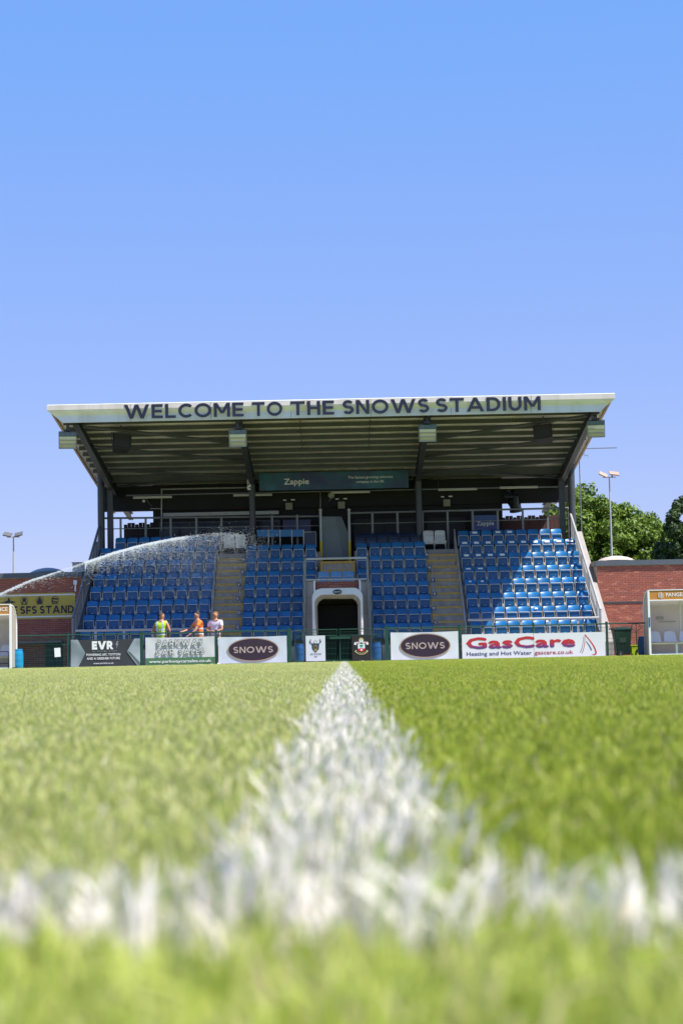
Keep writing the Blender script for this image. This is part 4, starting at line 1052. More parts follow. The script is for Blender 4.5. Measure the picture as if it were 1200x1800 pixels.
for s_ in (-1, 1):
    for q in (.08, .13, .18): b.bx(cx_ + s_ * q - .009, cx_ + s_ * q + .009, y - .008, y - .004, cz_ + .14, cz_ + .195)
b.build('scarf_stripe', rd, t)
MB().ring(cx_, cz_ + .27, .085, .075, .025, y - .003, 18).build('halo', yw, t)
MB().ell(cx_, cz_ + .235, .062, .06, y - .006, 14).build('ball', wh, t); MB().ell(cx_, cz_ + .235, .022, .02, y - .008, 6).build('ball_print', M['navy'], t)
b = MB(); swoosh(b, (cx_ - .22, cz_ - .12), (cx_, cz_ - .36), (cx_ + .22, cz_ - .12), .032, .032, y - .003); b.build('ribbon', yw, t)
b = MB(); swoosh(b, (cx_ - .19, cz_ - .13), (cx_, cz_ - .35), (cx_ + .19, cz_ - .13), .016, .016, y - .006); b.build('ribbon_print', mat('ribbon_dark', (.05, .04, .03), .6), t)

# ------------------------------------------------------------------ barrels, bin, truck, dugouts
def barrel(x, y, label, col, h=.86, r=.28):
    t = thing('blue_barrel', label, 'barrel', (x, y, -.01), 0, 'blue plastic barrels along the fence')
    m = mat('barrel_%d' % int(col[2] * 100), col, .3, var=.08, vscale=4)
    MB().lathe([(r * .86, 0), (r * .95, .03), (r, .12), (r * 1.02, h * .3), (r, h * .33), (r * 1.02, h * .36), (r * 1.02, h * .64), (r, h * .67), (r * 1.02, h * .7), (r * .97, h * .86), (r * .85, h * .95), (r * .83, h)], (0, 0, 0), 24).build('barrel_body', m, t, smooth=True, local=True)
    MB().lathe([(r * .86, h * .965), (r * .88, h * .97), (r * .88, h * 1.02), (r * .78, h * 1.03)], (0, 0, 0), 24).build('lid', m, t, smooth=True, local=True)
    return t
barrel(PX(33.5, 1170, 64.85) , 64.6, 'bright blue barrel in front of the fence beside the left dugout', (.01, .22, .45), .70, .20)
barrel(PX(526, 1150, 66), 66.2, 'blue barrel behind the mesh of the left gate leaf', (.02, .09, .26), .70, .17)
barrel(PX(661, 1150, 66), 66.2, 'blue barrel behind the mesh of the right gate leaf', (.02, .09, .261), .70, .19)
barrel(PX(1132, 1150, 65.5), 65.6, 'dark blue barrel behind the fence end beside the right dugout', (.01, .08, .22), .70, .21)
# wheelie bin
bxx = PX(1094, 1150, 66)
t = thing('wheelie_bin', 'dark green wheeled bin with closed lid behind the fence at the right', 'bin', (bxx, 66, -.02))
bg_ = mat('bin_green', (.012, .035, .022), .4, var=.1, vscale=5)
b = MB(); o = 0
pts = [(-.25, -.25, .06), (.25, -.25, .06), (.25, .25, .06), (-.25, .25, .06), (-.33, -.33, .98), (.31, -.33, .98), (.31, .33, .98), (-.33, .33, .98)]
b.v = pts; b.f = [(0, 3, 2, 1), (4, 5, 6, 7), (0, 1, 5, 4), (1, 2, 6, 5), (2, 3, 7, 6), (3, 0, 4, 7)]
b.build('bin_body', bg_, t, local=True, bevel=.03)
MB().box((.0, 0, 1.0), (.72, .70, .05)).build('rim', bg_, t, local=True, bevel=.015)
MB().quadgrid(lambda u, v: (-.36 + .72 * u, -.35 + .7 * v, 1.03 + .07 * math.sin(math.pi * u) ** .6 * math.sin(math.pi * v) ** .3), 8, 6).box((-.40, 0, 1.03), (.1, .5, .05)).build('lid', bg_, t, smooth=True, local=True)
for yy in (-.28, .28):
    wl = MB().lathe([(.09, -.03), (.1, -.02), (.1, .02), (.09, .03)], (-.12, yy, .1), 16, 'Y').build('wheel', M['rubber'], t, smooth=True, local=True)
    MB().lathe([(.03, -.035), (.03, .035)], (-.12, yy, .1), 10, 'Y').build('hub', M['galvl'], wl, local=True)
MB().box((-.02, -.3, .62), (.24, .012, .2)).build('label_panel', mat('bin_panel', (.03, .06, .045), .5), t, local=True)
# pallet truck handle and yellow tub
tx = PX(1119.5, 1140, 66.5)
t = thing('pallet_truck', 'pallet truck with looped black steering handle standing against the right brick wall', 'pallet truck', (tx, 66.5, -.02))
MB().tube([(0, 0, .1), (0, .05, .95)], .022, 8).build('shaft', M['steel'], t, local=True)
MB().tube([(0, .05, .93), (-.17, .05, 1.05), (-.18, .05, 1.16), (-.1, .05, 1.21), (.1, .05, 1.21), (.18, .05, 1.16), (.17, .05, 1.05), (0, .05, .93)], .018, 8).tube([(0, .05, .93), (0, .05, 1.2)], .012, 6).build('handle', M['steel'], t, smooth=True, local=True)
MB().box((-.17, .5, .09), (.16, 1.1, .06)).box((.17, .5, .09), (.16, 1.1, .06)).box((0, -.02, .14), (.3, .16, .2)).build('forks', mat('truck_yellow', (.5, .4, .03), .4), t, local=True)
for sx in (-.06, .06): MB().lathe([(.07, -.02), (.075, 0), (.07, .02)], (sx, -.03, .07), 14, 'X').build('wheel', M['rubber'], t, smooth=True, local=True)
ax = PX(1115, 1150, 66.1)
t = thing('yellow_tub', 'small fluorescent yellow tub between the green bin and the blue barrel', 'tub', (ax, 66.1, -.02))
b = MB(); b.v = [(-.12, -.12, 0), (.12, -.12, 0), (.12, .12, 0), (-.12, .12, 0), (-.15, -.14, .4), (.14, -.14, .4), (.14, .14, .4), (-.15, .14, .4)]; b.f = [(0, 3, 2, 1), (4, 5, 6, 7), (0, 1, 5, 4), (1, 2, 6, 5), (2, 3, 7, 6), (3, 0, 4, 7)]
b.build('tub_body', mat('fluo_yellow', (.62, .80, .02), .5), t, local=True, bevel=.02)
MB().box((0, 0, .405), (.33, .31, .03)).build('rim', MATS['fluo_yellow'], t, local=True)
MB().box((.08, -.15, .2), (.06, .02, .12)).build('label_strip', M['navy'], t, local=True)

def dugout(xe, side, label, txt, talign):
    """xe: the end nearest the stand; side +1 extends to +x"""
    L = 4.6; Y = 64.0 if side > 0 else 63.6; H = 2.36 if side > 0 else 2.32; D = 1.15
    t = thing('dugout', label, 'dugout', (xe + side * L / 2, Y, 0))
    wm = M['white']; clear = mat('dugout_shell', (.62, .56, .52), .35, var=.06, vscale=1.5, trans=.35)
    x0, x1 = min(xe, xe + side * L), max(xe, xe + side * L)
    MB().bx(x0, x1, Y - .02, Y + .02, H - .36, H - .03).build('fascia_board', mat('dugout_orange', (.50, .21, .03), .5, var=.05), t)
    MB().bx(x0 - .02, x1 + .02, Y - .04, Y + .06, H - .03, H).bx(x0 - .02, x1 + .02, Y - .03, Y + .04, H - .40, H - .36).build('edge_trim', wm, t)
    prof = []
    for k in range(11):
        q = math.pi / 2 * k / 10; prof.append((Y + .25 + (D - .25) * math.sin(q), H - .75 + .72 * math.cos(q)))
    prof = [(Y, H - .03)] + prof + [(Y + D, .05)]
    o = MB(); n_ = len(prof)
    for x in (x0 + .03, x1 - .03):
        for (yy, zz) in prof: o.v.append((x, yy, zz))
    for k in range(n_ - 1): o.f.append((k, k + 1, n_ + k + 1, n_ + k))
    o.build('shell', clear, t, smooth=True)
    for k, q in enumerate([0, .29, .58, .87, 1.0]):
        x = xe + side * L * q
        b = MB().tube([(x, yy, zz - .02) for yy, zz in prof], .03, 6)
        b.build('rib', wm, t, smooth=True)
        if q in (0, 1.0):
            MB().prismx([(Y + .02, .05)] + [(yy, zz) for yy, zz in prof], x - .006, x + .006).build('side_panel', clear, t)
            MB().bx(x - .035, x + .035, Y - .035, Y + .035, 0, H - .02).build('post', wm, t)
        else: pass
    bench = MB().bx(x0 + .1, x1 - .1, Y + .55, Y + .62, .40, .45).build('bench_bar', wm, t)
    for k in range(1, 4): MB().bx(xe + side * 1.05 * k - .04, xe + side * 1.05 * k + .04, Y + .5, Y + .6, 0, .41).build('leg', wm, bench)
    sw = mat('dugout_seat', (.62, .62, .68), .4)
    for k in range(8):
        x = xe + side * (.30 + .56 * k)
        if k == 8: break
        def g(u, v, off=0, x=x):
            xx = u * 2 - 1; wd = .235 * (1 - .28 * v ** 3)
            if v < .35: yy = .35 + v; zz = .47 + .02 * xx * xx
            else: yy = .70 + (v - .35) * .22; zz = .47 + (v - .35) * .62
            return (x + xx * wd, Y + yy - .03 * xx * xx + off, zz - .03 * abs(xx) ** 3 * (v > .9))
        MB().quadgrid(lambda u, v: g(u, v), 6, 9).quadgrid(lambda u, v: g(1 - u, v, .02), 6, 9).build('seat', sw, t, smooth=True)
    MB().bx(x0, x1, Y + D - .06, Y + D - .02, .05, .10).bx(x0, x1, Y, Y + .05, .01, .05).build('floor_bar', wm, t)
    MB().bx(x0 + .05, x1 - .05, Y + D + .02, Y + D + .05, .03, .12).build('kick_board', mat('kick', (.35, .08, .04), .7), t)
    if side > 0:
        MB().text(txt, xe + .62, Y - .028, H - .255, .13, None, bold=.03, align='L').build('lettering', M['print_white'], t)
        b = MB()
        for k, (dz0, dz1) in enumerate(((-.28, -.12), (-.30, -.09), (-.33, -.10), (-.30, -.14))): b.tube([(xe + .36 + .05 * k, Y - .03, H + dz0), (xe + .36 + .05 * k, Y - .03, H + dz1)], .012, 6)
        b.build('logo', M['print_white'], t)
        MB().box((xe - .0, Y - .045, 1.2), (.05, .012, .34)).build('label_strip', mat('label_blue', (.02, .08, .3), .5), t)
        MB().text('rlf', xe + .55, Y + D - .12, 1.28, .14, .30, bold=.04).text('COLUMBUS', xe + .85, Y + D - .12, 1.17, .06, .6, bold=.0).build('lettering', mat('faint_grey', (.33, .31, .30), .6), t) if False else MB().bx(xe + .42, xe + .70, Y + D - .14, Y + D - .135, 1.30, 1.42).bx(xe + .5, xe + 1.15, Y + D - .14, Y + D - .135, 1.20, 1.24).build('faded_print', mat('faint_grey', (.33, .31, .30), .6), t)
    else:
        MB().text(txt, xe - .10, Y - .028, H - .25, .13, None, bold=.03, align='R').build('lettering', M['print_white'], t)
        MB().tube([(xe - .75, Y + .2, .05), (xe - .75, Y + .2, .62), (xe - .12, Y + .2, .62), (xe - .12, Y + .2, .05)], .022, 6).tube([(xe - .75, Y + .2, .2), (xe - .12, Y + .2, .2)], .018, 6).build('stretcher_rail', M['steel'], t)
    return t
dugout(PX(1141, 1100, 64.0), 1, 'white framed dugout with orange fascia and white bucket seats at the right edge', 'PANGEA INSURANCE', 'L')
dugout(PX(18.5, 1120, 63.6), -1, 'white framed dugout end with orange fascia at the left edge of view', 'PANGEA INSURANCE', 'R')

# paper notice on left fence and weed
p = P(101, 1147, FY - .02)
t = thing('paper_notice', 'blank white notice tied to the green mesh left of the EVR banner', 'notice', p)
MB().box((0, 0, 0), (.22, .006, .33), Euler((0, R(-3), 0)).to_matrix()).build('sheet', pw, t, local=True)
MB().box((0, .0, .18), (.02, .01, .05)).build('tie', M['steel'], t, local=True)

# ------------------------------------------------------------------ masts, antenna
def mast(px, ptop, pbase, Y, label, heads):
    a = P(px[0], ptop, Y); c = P(px[1], pbase, Y)
    t = thing('floodlight_mast', label, 'floodlight mast', (c.x, Y, 0), 0, None)
    MB().tube([(c.x, Y, 0), (c.x, Y, c.z), (c.x, Y, a.z)], [.06, .05, .035], 10).build('pole', M['galvl'], t, smooth=True)
    MB().bar((c.x - .32, Y, a.z), (c.x + .32, Y, a.z), .05, .05).build('crossarm', M['galvl'], t)
    for (dx, dz, ry, w_, mm) in heads:
        MB().box((c.x + dx, Y - .1, a.z + dz), (w_, .40, .07), Euler((R(28), R(ry), 0)).to_matrix()).build('lamp_head', mm, t, bevel=.01)
        MB().bx(c.x + dx * .6 - .03, c.x + dx * .6 + .03, Y - .05, Y + .03, a.z, a.z + dz).build('bracket', M['steel'], t)
    return t
grey = mat('head_grey', (.12, .12, .12), .5); tan_ = mat('head_tan', (.42, .30, .22), .5)
mast((24, 24), 944, 1012, 90, 'thin floodlight mast with two grey heads beyond the left brick building', [(-.28, .13, 12, .42, grey), (.28, .13, -12, .42, grey)])
mast((1068, 1075), 839, 978, 90, 'tall thin floodlight mast with two heads in front of the trees at the right', [(-.32, .14, 26, .45, tan_), (.24, .18, 8, .50, tan_)])
c = P(1022, 940, 85); a = P(1022, 800, 85)
t = thing('antenna', 'thin lattice antenna mast with a long horizontal yagi rod, right of the stand roof', 'antenna', (c.x, 85, 0))
MB().tube([(c.x, 85, 0), (c.x, 85, P(1022, 786, 85).z)], .028, 6).build('pole', M['galv'], t)
b = MB(); p0 = P(1024, 788.5, 85); p1 = P(1083, 787, 85); b.tube([p0, p1], .02, 6)
for k in range(12):
    q = p0.lerp(p1, k / 11); b.tube([q - Vector((.0, .25, 0)), q + Vector((0, .25, 0))], .008, 4); b.tube([q - Vector((.05, 0, .04)), q + Vector((.05, 0, .04))], .008, 4)
b.build('yagi', M['galv'], t)
p0 = P(1016, 797, 85); b = MB().tube([p0, P(1033, 801, 85)], .014, 6)
for k in range(4): q = p0.lerp(P(1033, 801, 85), k / 3); b.tube([q - Vector((0, 0, .12)), q + Vector((0, 0, .12))], .008, 4)
b.build('yagi', M['galv'], t)

# ------------------------------------------------------------------ trees
def leaf_mat(name, a, b_):
    m = bpy.data.materials.new(name); m.use_nodes = True; n = m.node_tree; L = n.links; b = n.nodes['Principled BSDF']; b.inputs['Roughness'].default_value = .5
    b.inputs['Specular IOR Level'].default_value = .35
    g = n.nodes.new('ShaderNodeNewGeometry'); cr = n.nodes.new('ShaderNodeValToRGB'); cr.color_ramp.elements[0].color = (*a, 1); cr.color_ramp.elements[1].color = (*b_, 1)
    L.new(g.outputs['Random Per Island'], cr.inputs[0]); L.new(cr.outputs[0], b.inputs['Base Color'])
    tr = n.nodes.new('ShaderNodeBsdfTranslucent'); L.new(cr.outputs[0], tr.inputs[0]); ms = n.nodes.new('ShaderNodeMixShader'); ms.inputs[0].default_value = .3
    L.new(b.outputs[0], ms.inputs[1]); L.new(tr.outputs[0], ms.inputs[2]); L.new(ms.outputs[0], n.nodes['Material Output'].inputs[0]); return m
LMA = leaf_mat('leaf_green', (.075, .14, .015), (.20, .29, .035)); LMB = leaf_mat('leaf_dark', (.022, .05, .012), (.06, .105, .02))
bark = mat('bark', (.09, .065, .045), .9, var=.3, vscale=6, bump=.6, bscale=20)
def tree(x, y, cz, rx, rz, n_cl, n_leaf, lm, label, seed, ls=.2):
    rng = random.Random(seed)
    t = thing('oak_tree', label, 'tree', (x, y, 0), 0, 'trees beyond the right brick building')
    b = MB().tube([(x, y, -.05), (x + .1, y, cz * .35), (x, y, cz * .7), (x + .1, y, cz)], [.45, .36, .28, .15], 10)
    b.build('trunk', bark, t, smooth=True)
    lb = MB(); cb = MB()
    for k in range(n_cl):
        while True:
            d = Vector((rng.gauss(0, 1), rng.gauss(0, 1), rng.gauss(0, 1))).normalized()
            if d.z > -.7: break
        rr = rng.uniform(.62, 1.0) if rng.random() < .85 else rng.uniform(.3, .6)
        lump = 1 + .10 * math.sin(d.x * 5 + seed) + .08 * math.sin(d.z * 7 + seed * 2)
        c_ = Vector((x + d.x * rx * rr * lump, y + d.y * rx * rr * lump, cz + d.z * rz * rr * lump))
        if k % 5 == 0:
            s0 = Vector((x, y, cz * rng.uniform(.5, .95))); mid = s0.lerp(c_, .5) + Vector((0, 0, .3))
            lb.tube([s0, mid, c_], [.13, .08, .03], 5)
        cr_ = rng.uniform(.45, .85) * rx / 4.2
        for _ in range(n_leaf):
            dd = Vector((rng.gauss(0, 1), rng.gauss(0, 1), rng.gauss(0, .8))).normalized()
            p = c_ + dd * cr_ * rng.uniform(.55, 1.05)
            nrm = (dd + Vector((rng.gauss(0, .5), rng.gauss(0, .5), rng.gauss(0, .5) + .4))).normalized()
            a = nrm.orthogonal().normalized(); e = nrm.cross(a); s_ = ls * rng.uniform(.6, 1.2)
            o = len(cb.v); ang = rng.uniform(0, 6.28); a2 = a * math.cos(ang) + e * math.sin(ang); e2 = nrm.cross(a2)
            cb.v += [tuple(p - a2 * s_ * .6), tuple(p + e2 * s_ * .35 + nrm * s_ * .1), tuple(p + a2 * s_ * .7), tuple(p - e2 * s_ * .35 + nrm * s_ * .1)]
            cb.f.append((o, o + 1, o + 2, o + 3))
    lb.build('limb', bark, t, smooth=True)
    cb.build('crown', lm, t, kind='stuff')
tp = P(1055, 965, 112)
tree(tp.x, 112, tp.z - 1.2, 4.2, 4.9, 330, 170, LMA, 'big sunlit green tree directly behind the right brick building', 3, .26)
tp = P(1010, 910, 118)
tree(tp.x, 118, tp.z - 1.2, 2.6, 3.0, 80, 150, LMA, 'green tree top just right of the stand, behind the bigger tree', 5, .26)
tp = P(1218, 960, 105)
tree(tp.x, 105, tp.z - .6, 2.5, 3.6, 110, 170, LMB, 'darker tree cut off by the right edge of the view', 9, .22)
tp = P(925, 925, 110)
tree(tp.x, 110, tp.z - 2.4, 2.2, 2.3, 60, 130, LMA, 'tree glimpsed through the gap under the right end of the roof', 12, .24)

# ------------------------------------------------------------------ people
def skin(joints, edges, name, m, parent, sub=2, root=0):
    me = bpy.data.meshes.new(name); me.from_pydata([j[0] for j in joints], edges, []); me.update()
    o = bpy.data.objects.new(name, me); COL.objects.link(o)
    md = o.modifiers.new('s', 'SKIN'); md.use_smooth_shade = True
    for i, j in enumerate(joints):
        r = j[1]; me.skin_vertices[0].data[i].radius = (r, r) if not isinstance(r, tuple) else r
        me.skin_vertices[0].data[i].use_root = (i == root)
    s = o.modifiers.new('u', 'SUBSURF'); s.levels = sub; s.render_levels = sub
    bpy.context.view_layer.update(); dg = bpy.context.evaluated_depsgraph_get()
    nm = bpy.data.meshes.new_from_object(o.evaluated_get(dg)); o.modifiers.clear(); o.data = nm; nm.materials.clear(); nm.materials.append(m)
    nm.polygons.foreach_set('use_smooth', [True] * len(nm.polygons)); o.parent = parent; o.name = name
    return o
def person(loc, rz, label, skincol, haircol, arms, top_mat, legs_mat, head_turn=0.0, sleeve=.5, vest=False, lean=0.0, bandm=None):
    t = thing('person', label, 'person', loc, rz, None)
    sk = mat('skin_%02d' % int(skincol[0] * 100), skincol, .5); J = []; E = []
    def add(p, r, par=None):
        J.append((Vector(p), r)); i = len(J) - 1
        if par is not None: E.append((par, i))
        return i
    def ln(z): return -lean * max(0, z - .95)
    pel = add((0, 0, .95), (.15, .11)); wa = add((0, ln(1.1), 1.10), (.135, .10), pel); ch = add((0, ln(1.3) + .01, 1.30), (.165, .115), wa); uc = add((0, ln(1.43), 1.43), (.12, .09), ch)
    nk = add((0, ln(1.52), 1.52), .055, uc); hx, hy = math.sin(head_turn), -math.cos(head_turn)
    yb = ln(1.6)
    h0 = add((hx * .01, yb + hy * .01, 1.585), (.068, .075), nk); h1 = add((hx * .015, yb + hy * .015, 1.66), (.076, .094), h0); h2 = add((0, yb, 1.735), (.062, .078), h1)
    add((hx * .118, yb + hy * .118, 1.645), .012, h1)
    for s in (-1, 1): add((hy * s * .088, yb - hx * s * .088, 1.65), .013, h1)
    for s, (el, wr, hd) in zip((-1, 1), arms):
        sh = add((s * .18, ln(1.43) + .01, 1.43), .06, uc); e = add(el, .043, sh); w = add(wr, .028, e)
        hd = Vector(hd); d = (hd - Vector(wr)).normalized(); pm = add(Vector(wr) + d * .07, (.038, .02), w)
        sd_ = d.cross(Vector((0, .3, 1))).normalized() if abs(d.z) < .9 else Vector((0, 1, 0))
        up = sd_.cross(d)
        for k, l in enumerate((.075, .085, .08, .062)):
            p1 = Vector(wr) + d * .10 + sd_ * (.012 - .0 + (k - 1.5) * .019)
            a = add(p1, .009, pm); bq = add(p1 + d * l * .55 - up * .012, .008, a); add(p1 + d * l * .85 - up * .035, .007, bq)
        th = add(Vector(wr) + d * .05 + sd_ * -.045, .010, pm); add(Vector(wr) + d * .09 + sd_ * -.06 - up * .01, .009, th)
    for s in (-1, 1):
        hp = add((s * .09, 0, .88), (.09, .095), pel); kn = add((s * .10, -.015, .50), .062, hp); an = add((s * .10, .02, .09), .04, kn); add((s * .12, -.13, .035), (.04, .03), an)
    skin([(tuple(p), r) for p, r in J], E, 'body', sk, t)
    # top
    g = .016; J2 = [((0, ln(.88), .86 if not vest else .84), (.165, .125)), ((0, ln(1.1), 1.08), (.15 + g, .115 + g)), ((0, ln(1.3) + .01, 1.29), (.175 + g, .125 + g)), ((0, ln(1.43), 1.43), (.13 + g, .095 + g)), ((0, ln(1.47), 1.485), (.075, .07))]
    E2 = [(0, 1), (1, 2), (2, 3), (3, 4)]
    for s, (el, wr, hd) in zip((-1, 1), arms):
        sh = Vector((s * .18, ln(1.43) + .01, 1.43)); a = len(J2)
        J2.append((tuple(sh), .078 if not vest else .07)); E2.append((3, a))
        if sleeve > 0: J2.append((tuple(sh.lerp(Vector(el), sleeve * 1.3)), .068)); E2.append((a, a + 1))
    top = skin(J2, E2, 'vest' if vest else 'shirt', top_mat, t, root=1)
    if bandm:
        me = top.data; b = MB()
        for pl in me.polygons:
            c_ = pl.center
            if (1.0 < c_.z < 1.06 or 1.17 < c_.z < 1.22 or (abs(abs(c_.x) - .09) < .028 and c_.z > 1.1)) and abs(c_.x) < .22:
                o = len(b.v)
                for vi in pl.vertices: v = me.vertices[vi]; b.v.append(tuple(v.co + v.normal * .006))
                b.f.append(tuple(range(o, len(b.v))))
        if b.f: b.build('reflective_band', bandm, t, local=True)
    J3 = [((0, 0, .96), (.16, .125))]; E3 = []
    for s in (-1, 1):
        a = len(J3); J3 += [((s * .09, 0, .84), (.105, .11)), ((s * .10, -.01, .55), .088)]; E3 += [(0, a), (a, a + 1)]
    skin(J3, E3, 'shorts', legs_mat, t)
    for s in (-1, 1): skin([((s * .10, .05, .05), (.05, .045)), ((s * .12, -.10, .04), (.05, .035)), ((s * .125, -.17, .035), (.04, .028))], [(0, 1), (1, 2)], 'shoe', M['white'], t)
    hm = mat('hair_%02d' % int(haircol[0] * 1000), haircol, .8, bump=.5, bscale=120); b = MB()
    def hf(u, v):
        th = u * 2 * math.pi; ph = v * 1.5
        front = (math.cos(th - math.atan2(hx, -hy)) + 1) / 2 if True else 0
        x_, y_ = math.sin(th), -math.cos(th); fr = max(0, x_ * hx + y_ * hy)
        ph *= (1 - .42 * fr)
        return (x_ * .083 * math.sin(ph), yb + .012 * -hy + y_ * .1 * math.sin(ph), 1.672 + .1 * math.cos(ph))
    b.quadgrid(hf, 18, 6).build('hair', hm, t, smooth=True, local=True)
    b = MB()
    for s in (-1, 1):
        c_ = Vector((hx * .092 + hy * s * .033, yb + hy * .092 - hx * s * .033, 1.668)); b.box(c_, (.018, .012, .01))
    b.build('eye', M['navy'], t, local=True)
    t.scale = (1.20, 1.20, 1.12)
    return t
PYY = 65.75
fl_y = mat('hi_vis_yellow', (.55, .85, .01), .6, var=.06, vscale=8); fl_o = mat('hi_vis_orange', (.90, .20, .02), .6, var=.06, vscale=8); refl = mat('reflective', (.62, .64, .66), .4)
# positions: heads seen at (282,1084), (349,1085), (376,1082)
x = PX(284, 1110, PYY)
person((x, PYY, -.02), R(158), 'man seen from behind in a fluorescent yellow sleeveless vest at the fence rail', (.42, .19, .12), (.06, .04, .028),
       [((-.29, .03, 1.17), (-.24, -.05, .93), (-.22, -.08, .84)), ((.29, .02, 1.17), (.27, -.20, 1.04), (.25, -.30, .98))], fl_y, mat('dark_shorts', (.03, .03, .04), .8), head_turn=-.75, sleeve=0, vest=True, bandm=refl)
x = PX(351, 1110, PYY)
person((x, PYY, -.02), R(-68), 'man in an orange high visibility shirt leaning on the rail with outstretched arms', (.45, .21, .14), (.03, .022, .018),
       [((-.22, -.26, 1.20), (-.16, -.50, 1.12), (-.14, -.60, 1.10)), ((.24, -.22, 1.14), (.20, -.42, .98), (.18, -.50, .94))], fl_o, MATS['dark_shorts'], head_turn=-.1, sleeve=.45, lean=.12, bandm=refl)
x = PX(379, 1110, PYY + .1)
person((x, PYY + .1, -.02), R(-28), 'man in a pale lilac polo shirt standing right of the man in orange', (.44, .21, .13), (.20, .10, .04),
       [((-.27, -.05, 1.16), (-.12, -.26, 1.12), (-.04, -.32, 1.14)), ((.27, -.06, 1.16), (.10, -.26, 1.10), (.03, -.32, 1.12))], mat('polo_lilac', (.66, .58, .74), .7, var=.08, vscale=8), mat('white_shorts', (.6, .6, .64), .8), head_turn=-.45, sleeve=.5)
t = thing('drinks_can', 'small red and blue can held at the rail by the man in orange', 'can', P(335, 1115, PYY - .2))
MB().lathe([(.028, -.06), (.033, -.05), (.033, .05), (.028, .06)], (0, 0, 0), 12, 'X').build('can_body', mat('can_red', (.5, .03, .04), .4), t, smooth=True, local=True)
MB().lathe([(.0335, -.05), (.0335, -.01)], (0, 0, 0), 12, 'X').build('can_band', mat('can_blue', (.12, .12, .5), .4), t, smooth=True, local=True)

# ------------------------------------------------------------------ water jet
wm = bpy.data.materials.new('water_spray'); wm.use_nodes = True; n = wm.node_tree; b_ = n.nodes['Principled BSDF']
b_.inputs['Base Color'].default_value = (.9, .93, 1, 1); b_.inputs['Roughness'].default_value = .15; b_.inputs['Alpha'].default_value = .8
tr = n.nodes.new('ShaderNodeBsdfTranslucent'); tr.inputs[0].default_value = (.9, .92, 1, 1); ms = n.nodes.new('ShaderNodeMixShader'); ms.inputs[0].default_value = .35
tp_ = n.nodes.new('ShaderNodeBsdfTransparent'); m2 = n.nodes.new('ShaderNodeMixShader'); m2.inputs[0].default_value = .15
n.links.new(b_.outputs[0], ms.inputs[1]); n.links.new(tr.outputs[0], ms.inputs[2]); n.links.new(ms.outputs[0], m2.inputs[1]); n.links.new(tp_.outputs[0], m2.inputs[2]); n.links.new(m2.outputs[0], n.nodes['Material Output'].inputs[0])
ctrl = [(-60, 1078), (0, 1045), (50, 1022), (100, 1006), (150, 989), (200, 972), (250, 958), (300, 948), (350, 941), (400, 938), (450, 944)]
def jet(q):
    t_ = q * (len(ctrl) - 1); i = min(int(t_), len(ctrl) - 2); f = t_ - i
    return ctrl[i][0] * (1 - f) + ctrl[i + 1][0] * f, ctrl[i][1] * (1 - f) + ctrl[i + 1][1] * f
JY = 58.0
rng = random.Random(11)
def drop(b, p, d, l, r):
    d = d.normalized(); a = d.orthogonal().normalized(); e = d.cross(a); o = len(b.v)
    b.v += [tuple(p - d * l), tuple(p + a * r), tuple(p + (-a * .5 + e * .87) * r), tuple(p + (-a * .5 - e * .87) * r), tuple(p + d * l)]
    b.f += [(o, o + 2, o + 1), (o, o + 3, o + 2), (o, o + 1, o + 3), (o + 4, o + 1, o + 2), (o + 4, o + 2, o + 3), (o + 4, o + 3, o + 1)]
b = MB()
for k in range(60000):
    q = rng.random(); px, py = jet(q)
    dens = (.24 if px < 90 else .12 if px < 150 else 1.0 if px < 275 else (.6 if px < 330 else .14) if px < 420 else .03) * (.72 + .28 * math.sin(px * .13) * math.sin(px * .31 + 1))
    if rng.random() > dens: continue
    spread = 1.2 + (max(0, px - 260) / 190) ** 1.3 * 5.5 + 1.6 * q
    dy = rng.gauss(0, spread * .55); dy = dy if dy > 0 else dy * .45
    if rng.random() < .12 + .4 * q: dy += rng.expovariate(1 / (2 + 14 * q))
    p = P(px + rng.gauss(0, 2), py + dy, JY + rng.gauss(0, .2 + .7 * q))
    l = rng.uniform(.015, .05) * (1.25 - q); r = rng.uniform(.0016, .0044)
    drop(b, p, Vector((1, rng.gauss(0, .15), .38 * (1 - 1.8 * q) + rng.gauss(0, .15))), l, r)
for k in range(17000):
    px = rng.triangular(185, 480, 340); jy = jet(min(1, (px + 60) / 510))[1] if px < 400 else 938 + (px - 400) * .12
    py = jy + abs(rng.gauss(0, 1)) * 58 * max(.15, 1 - abs(px - 370) / 260)
    p = P(px, py, JY + rng.gauss(0, 1.2)); r = rng.uniform(.0012, .0034) * (1.7 if rng.random() < .06 else 1)
    drop(b, p, Vector((rng.gauss(.2, .3), 0, -1)), r * rng.uniform(1.0, 2.2), r)
for k in range(420):
    p = P(rng.gauss(405, 32), 948 + rng.gauss(0, 12), JY + rng.gauss(0, .6)); r = rng.uniform(.004, .010); drop(b, p, Vector((rng.gauss(0, 1), 0, rng.gauss(0, 1))), r, r)
o = b.build('water_jet', wm)
setp(o, 'arc of white sprinkler water crossing from the left edge and breaking into droplets over the seats', 'water jet', None, 'stuff')

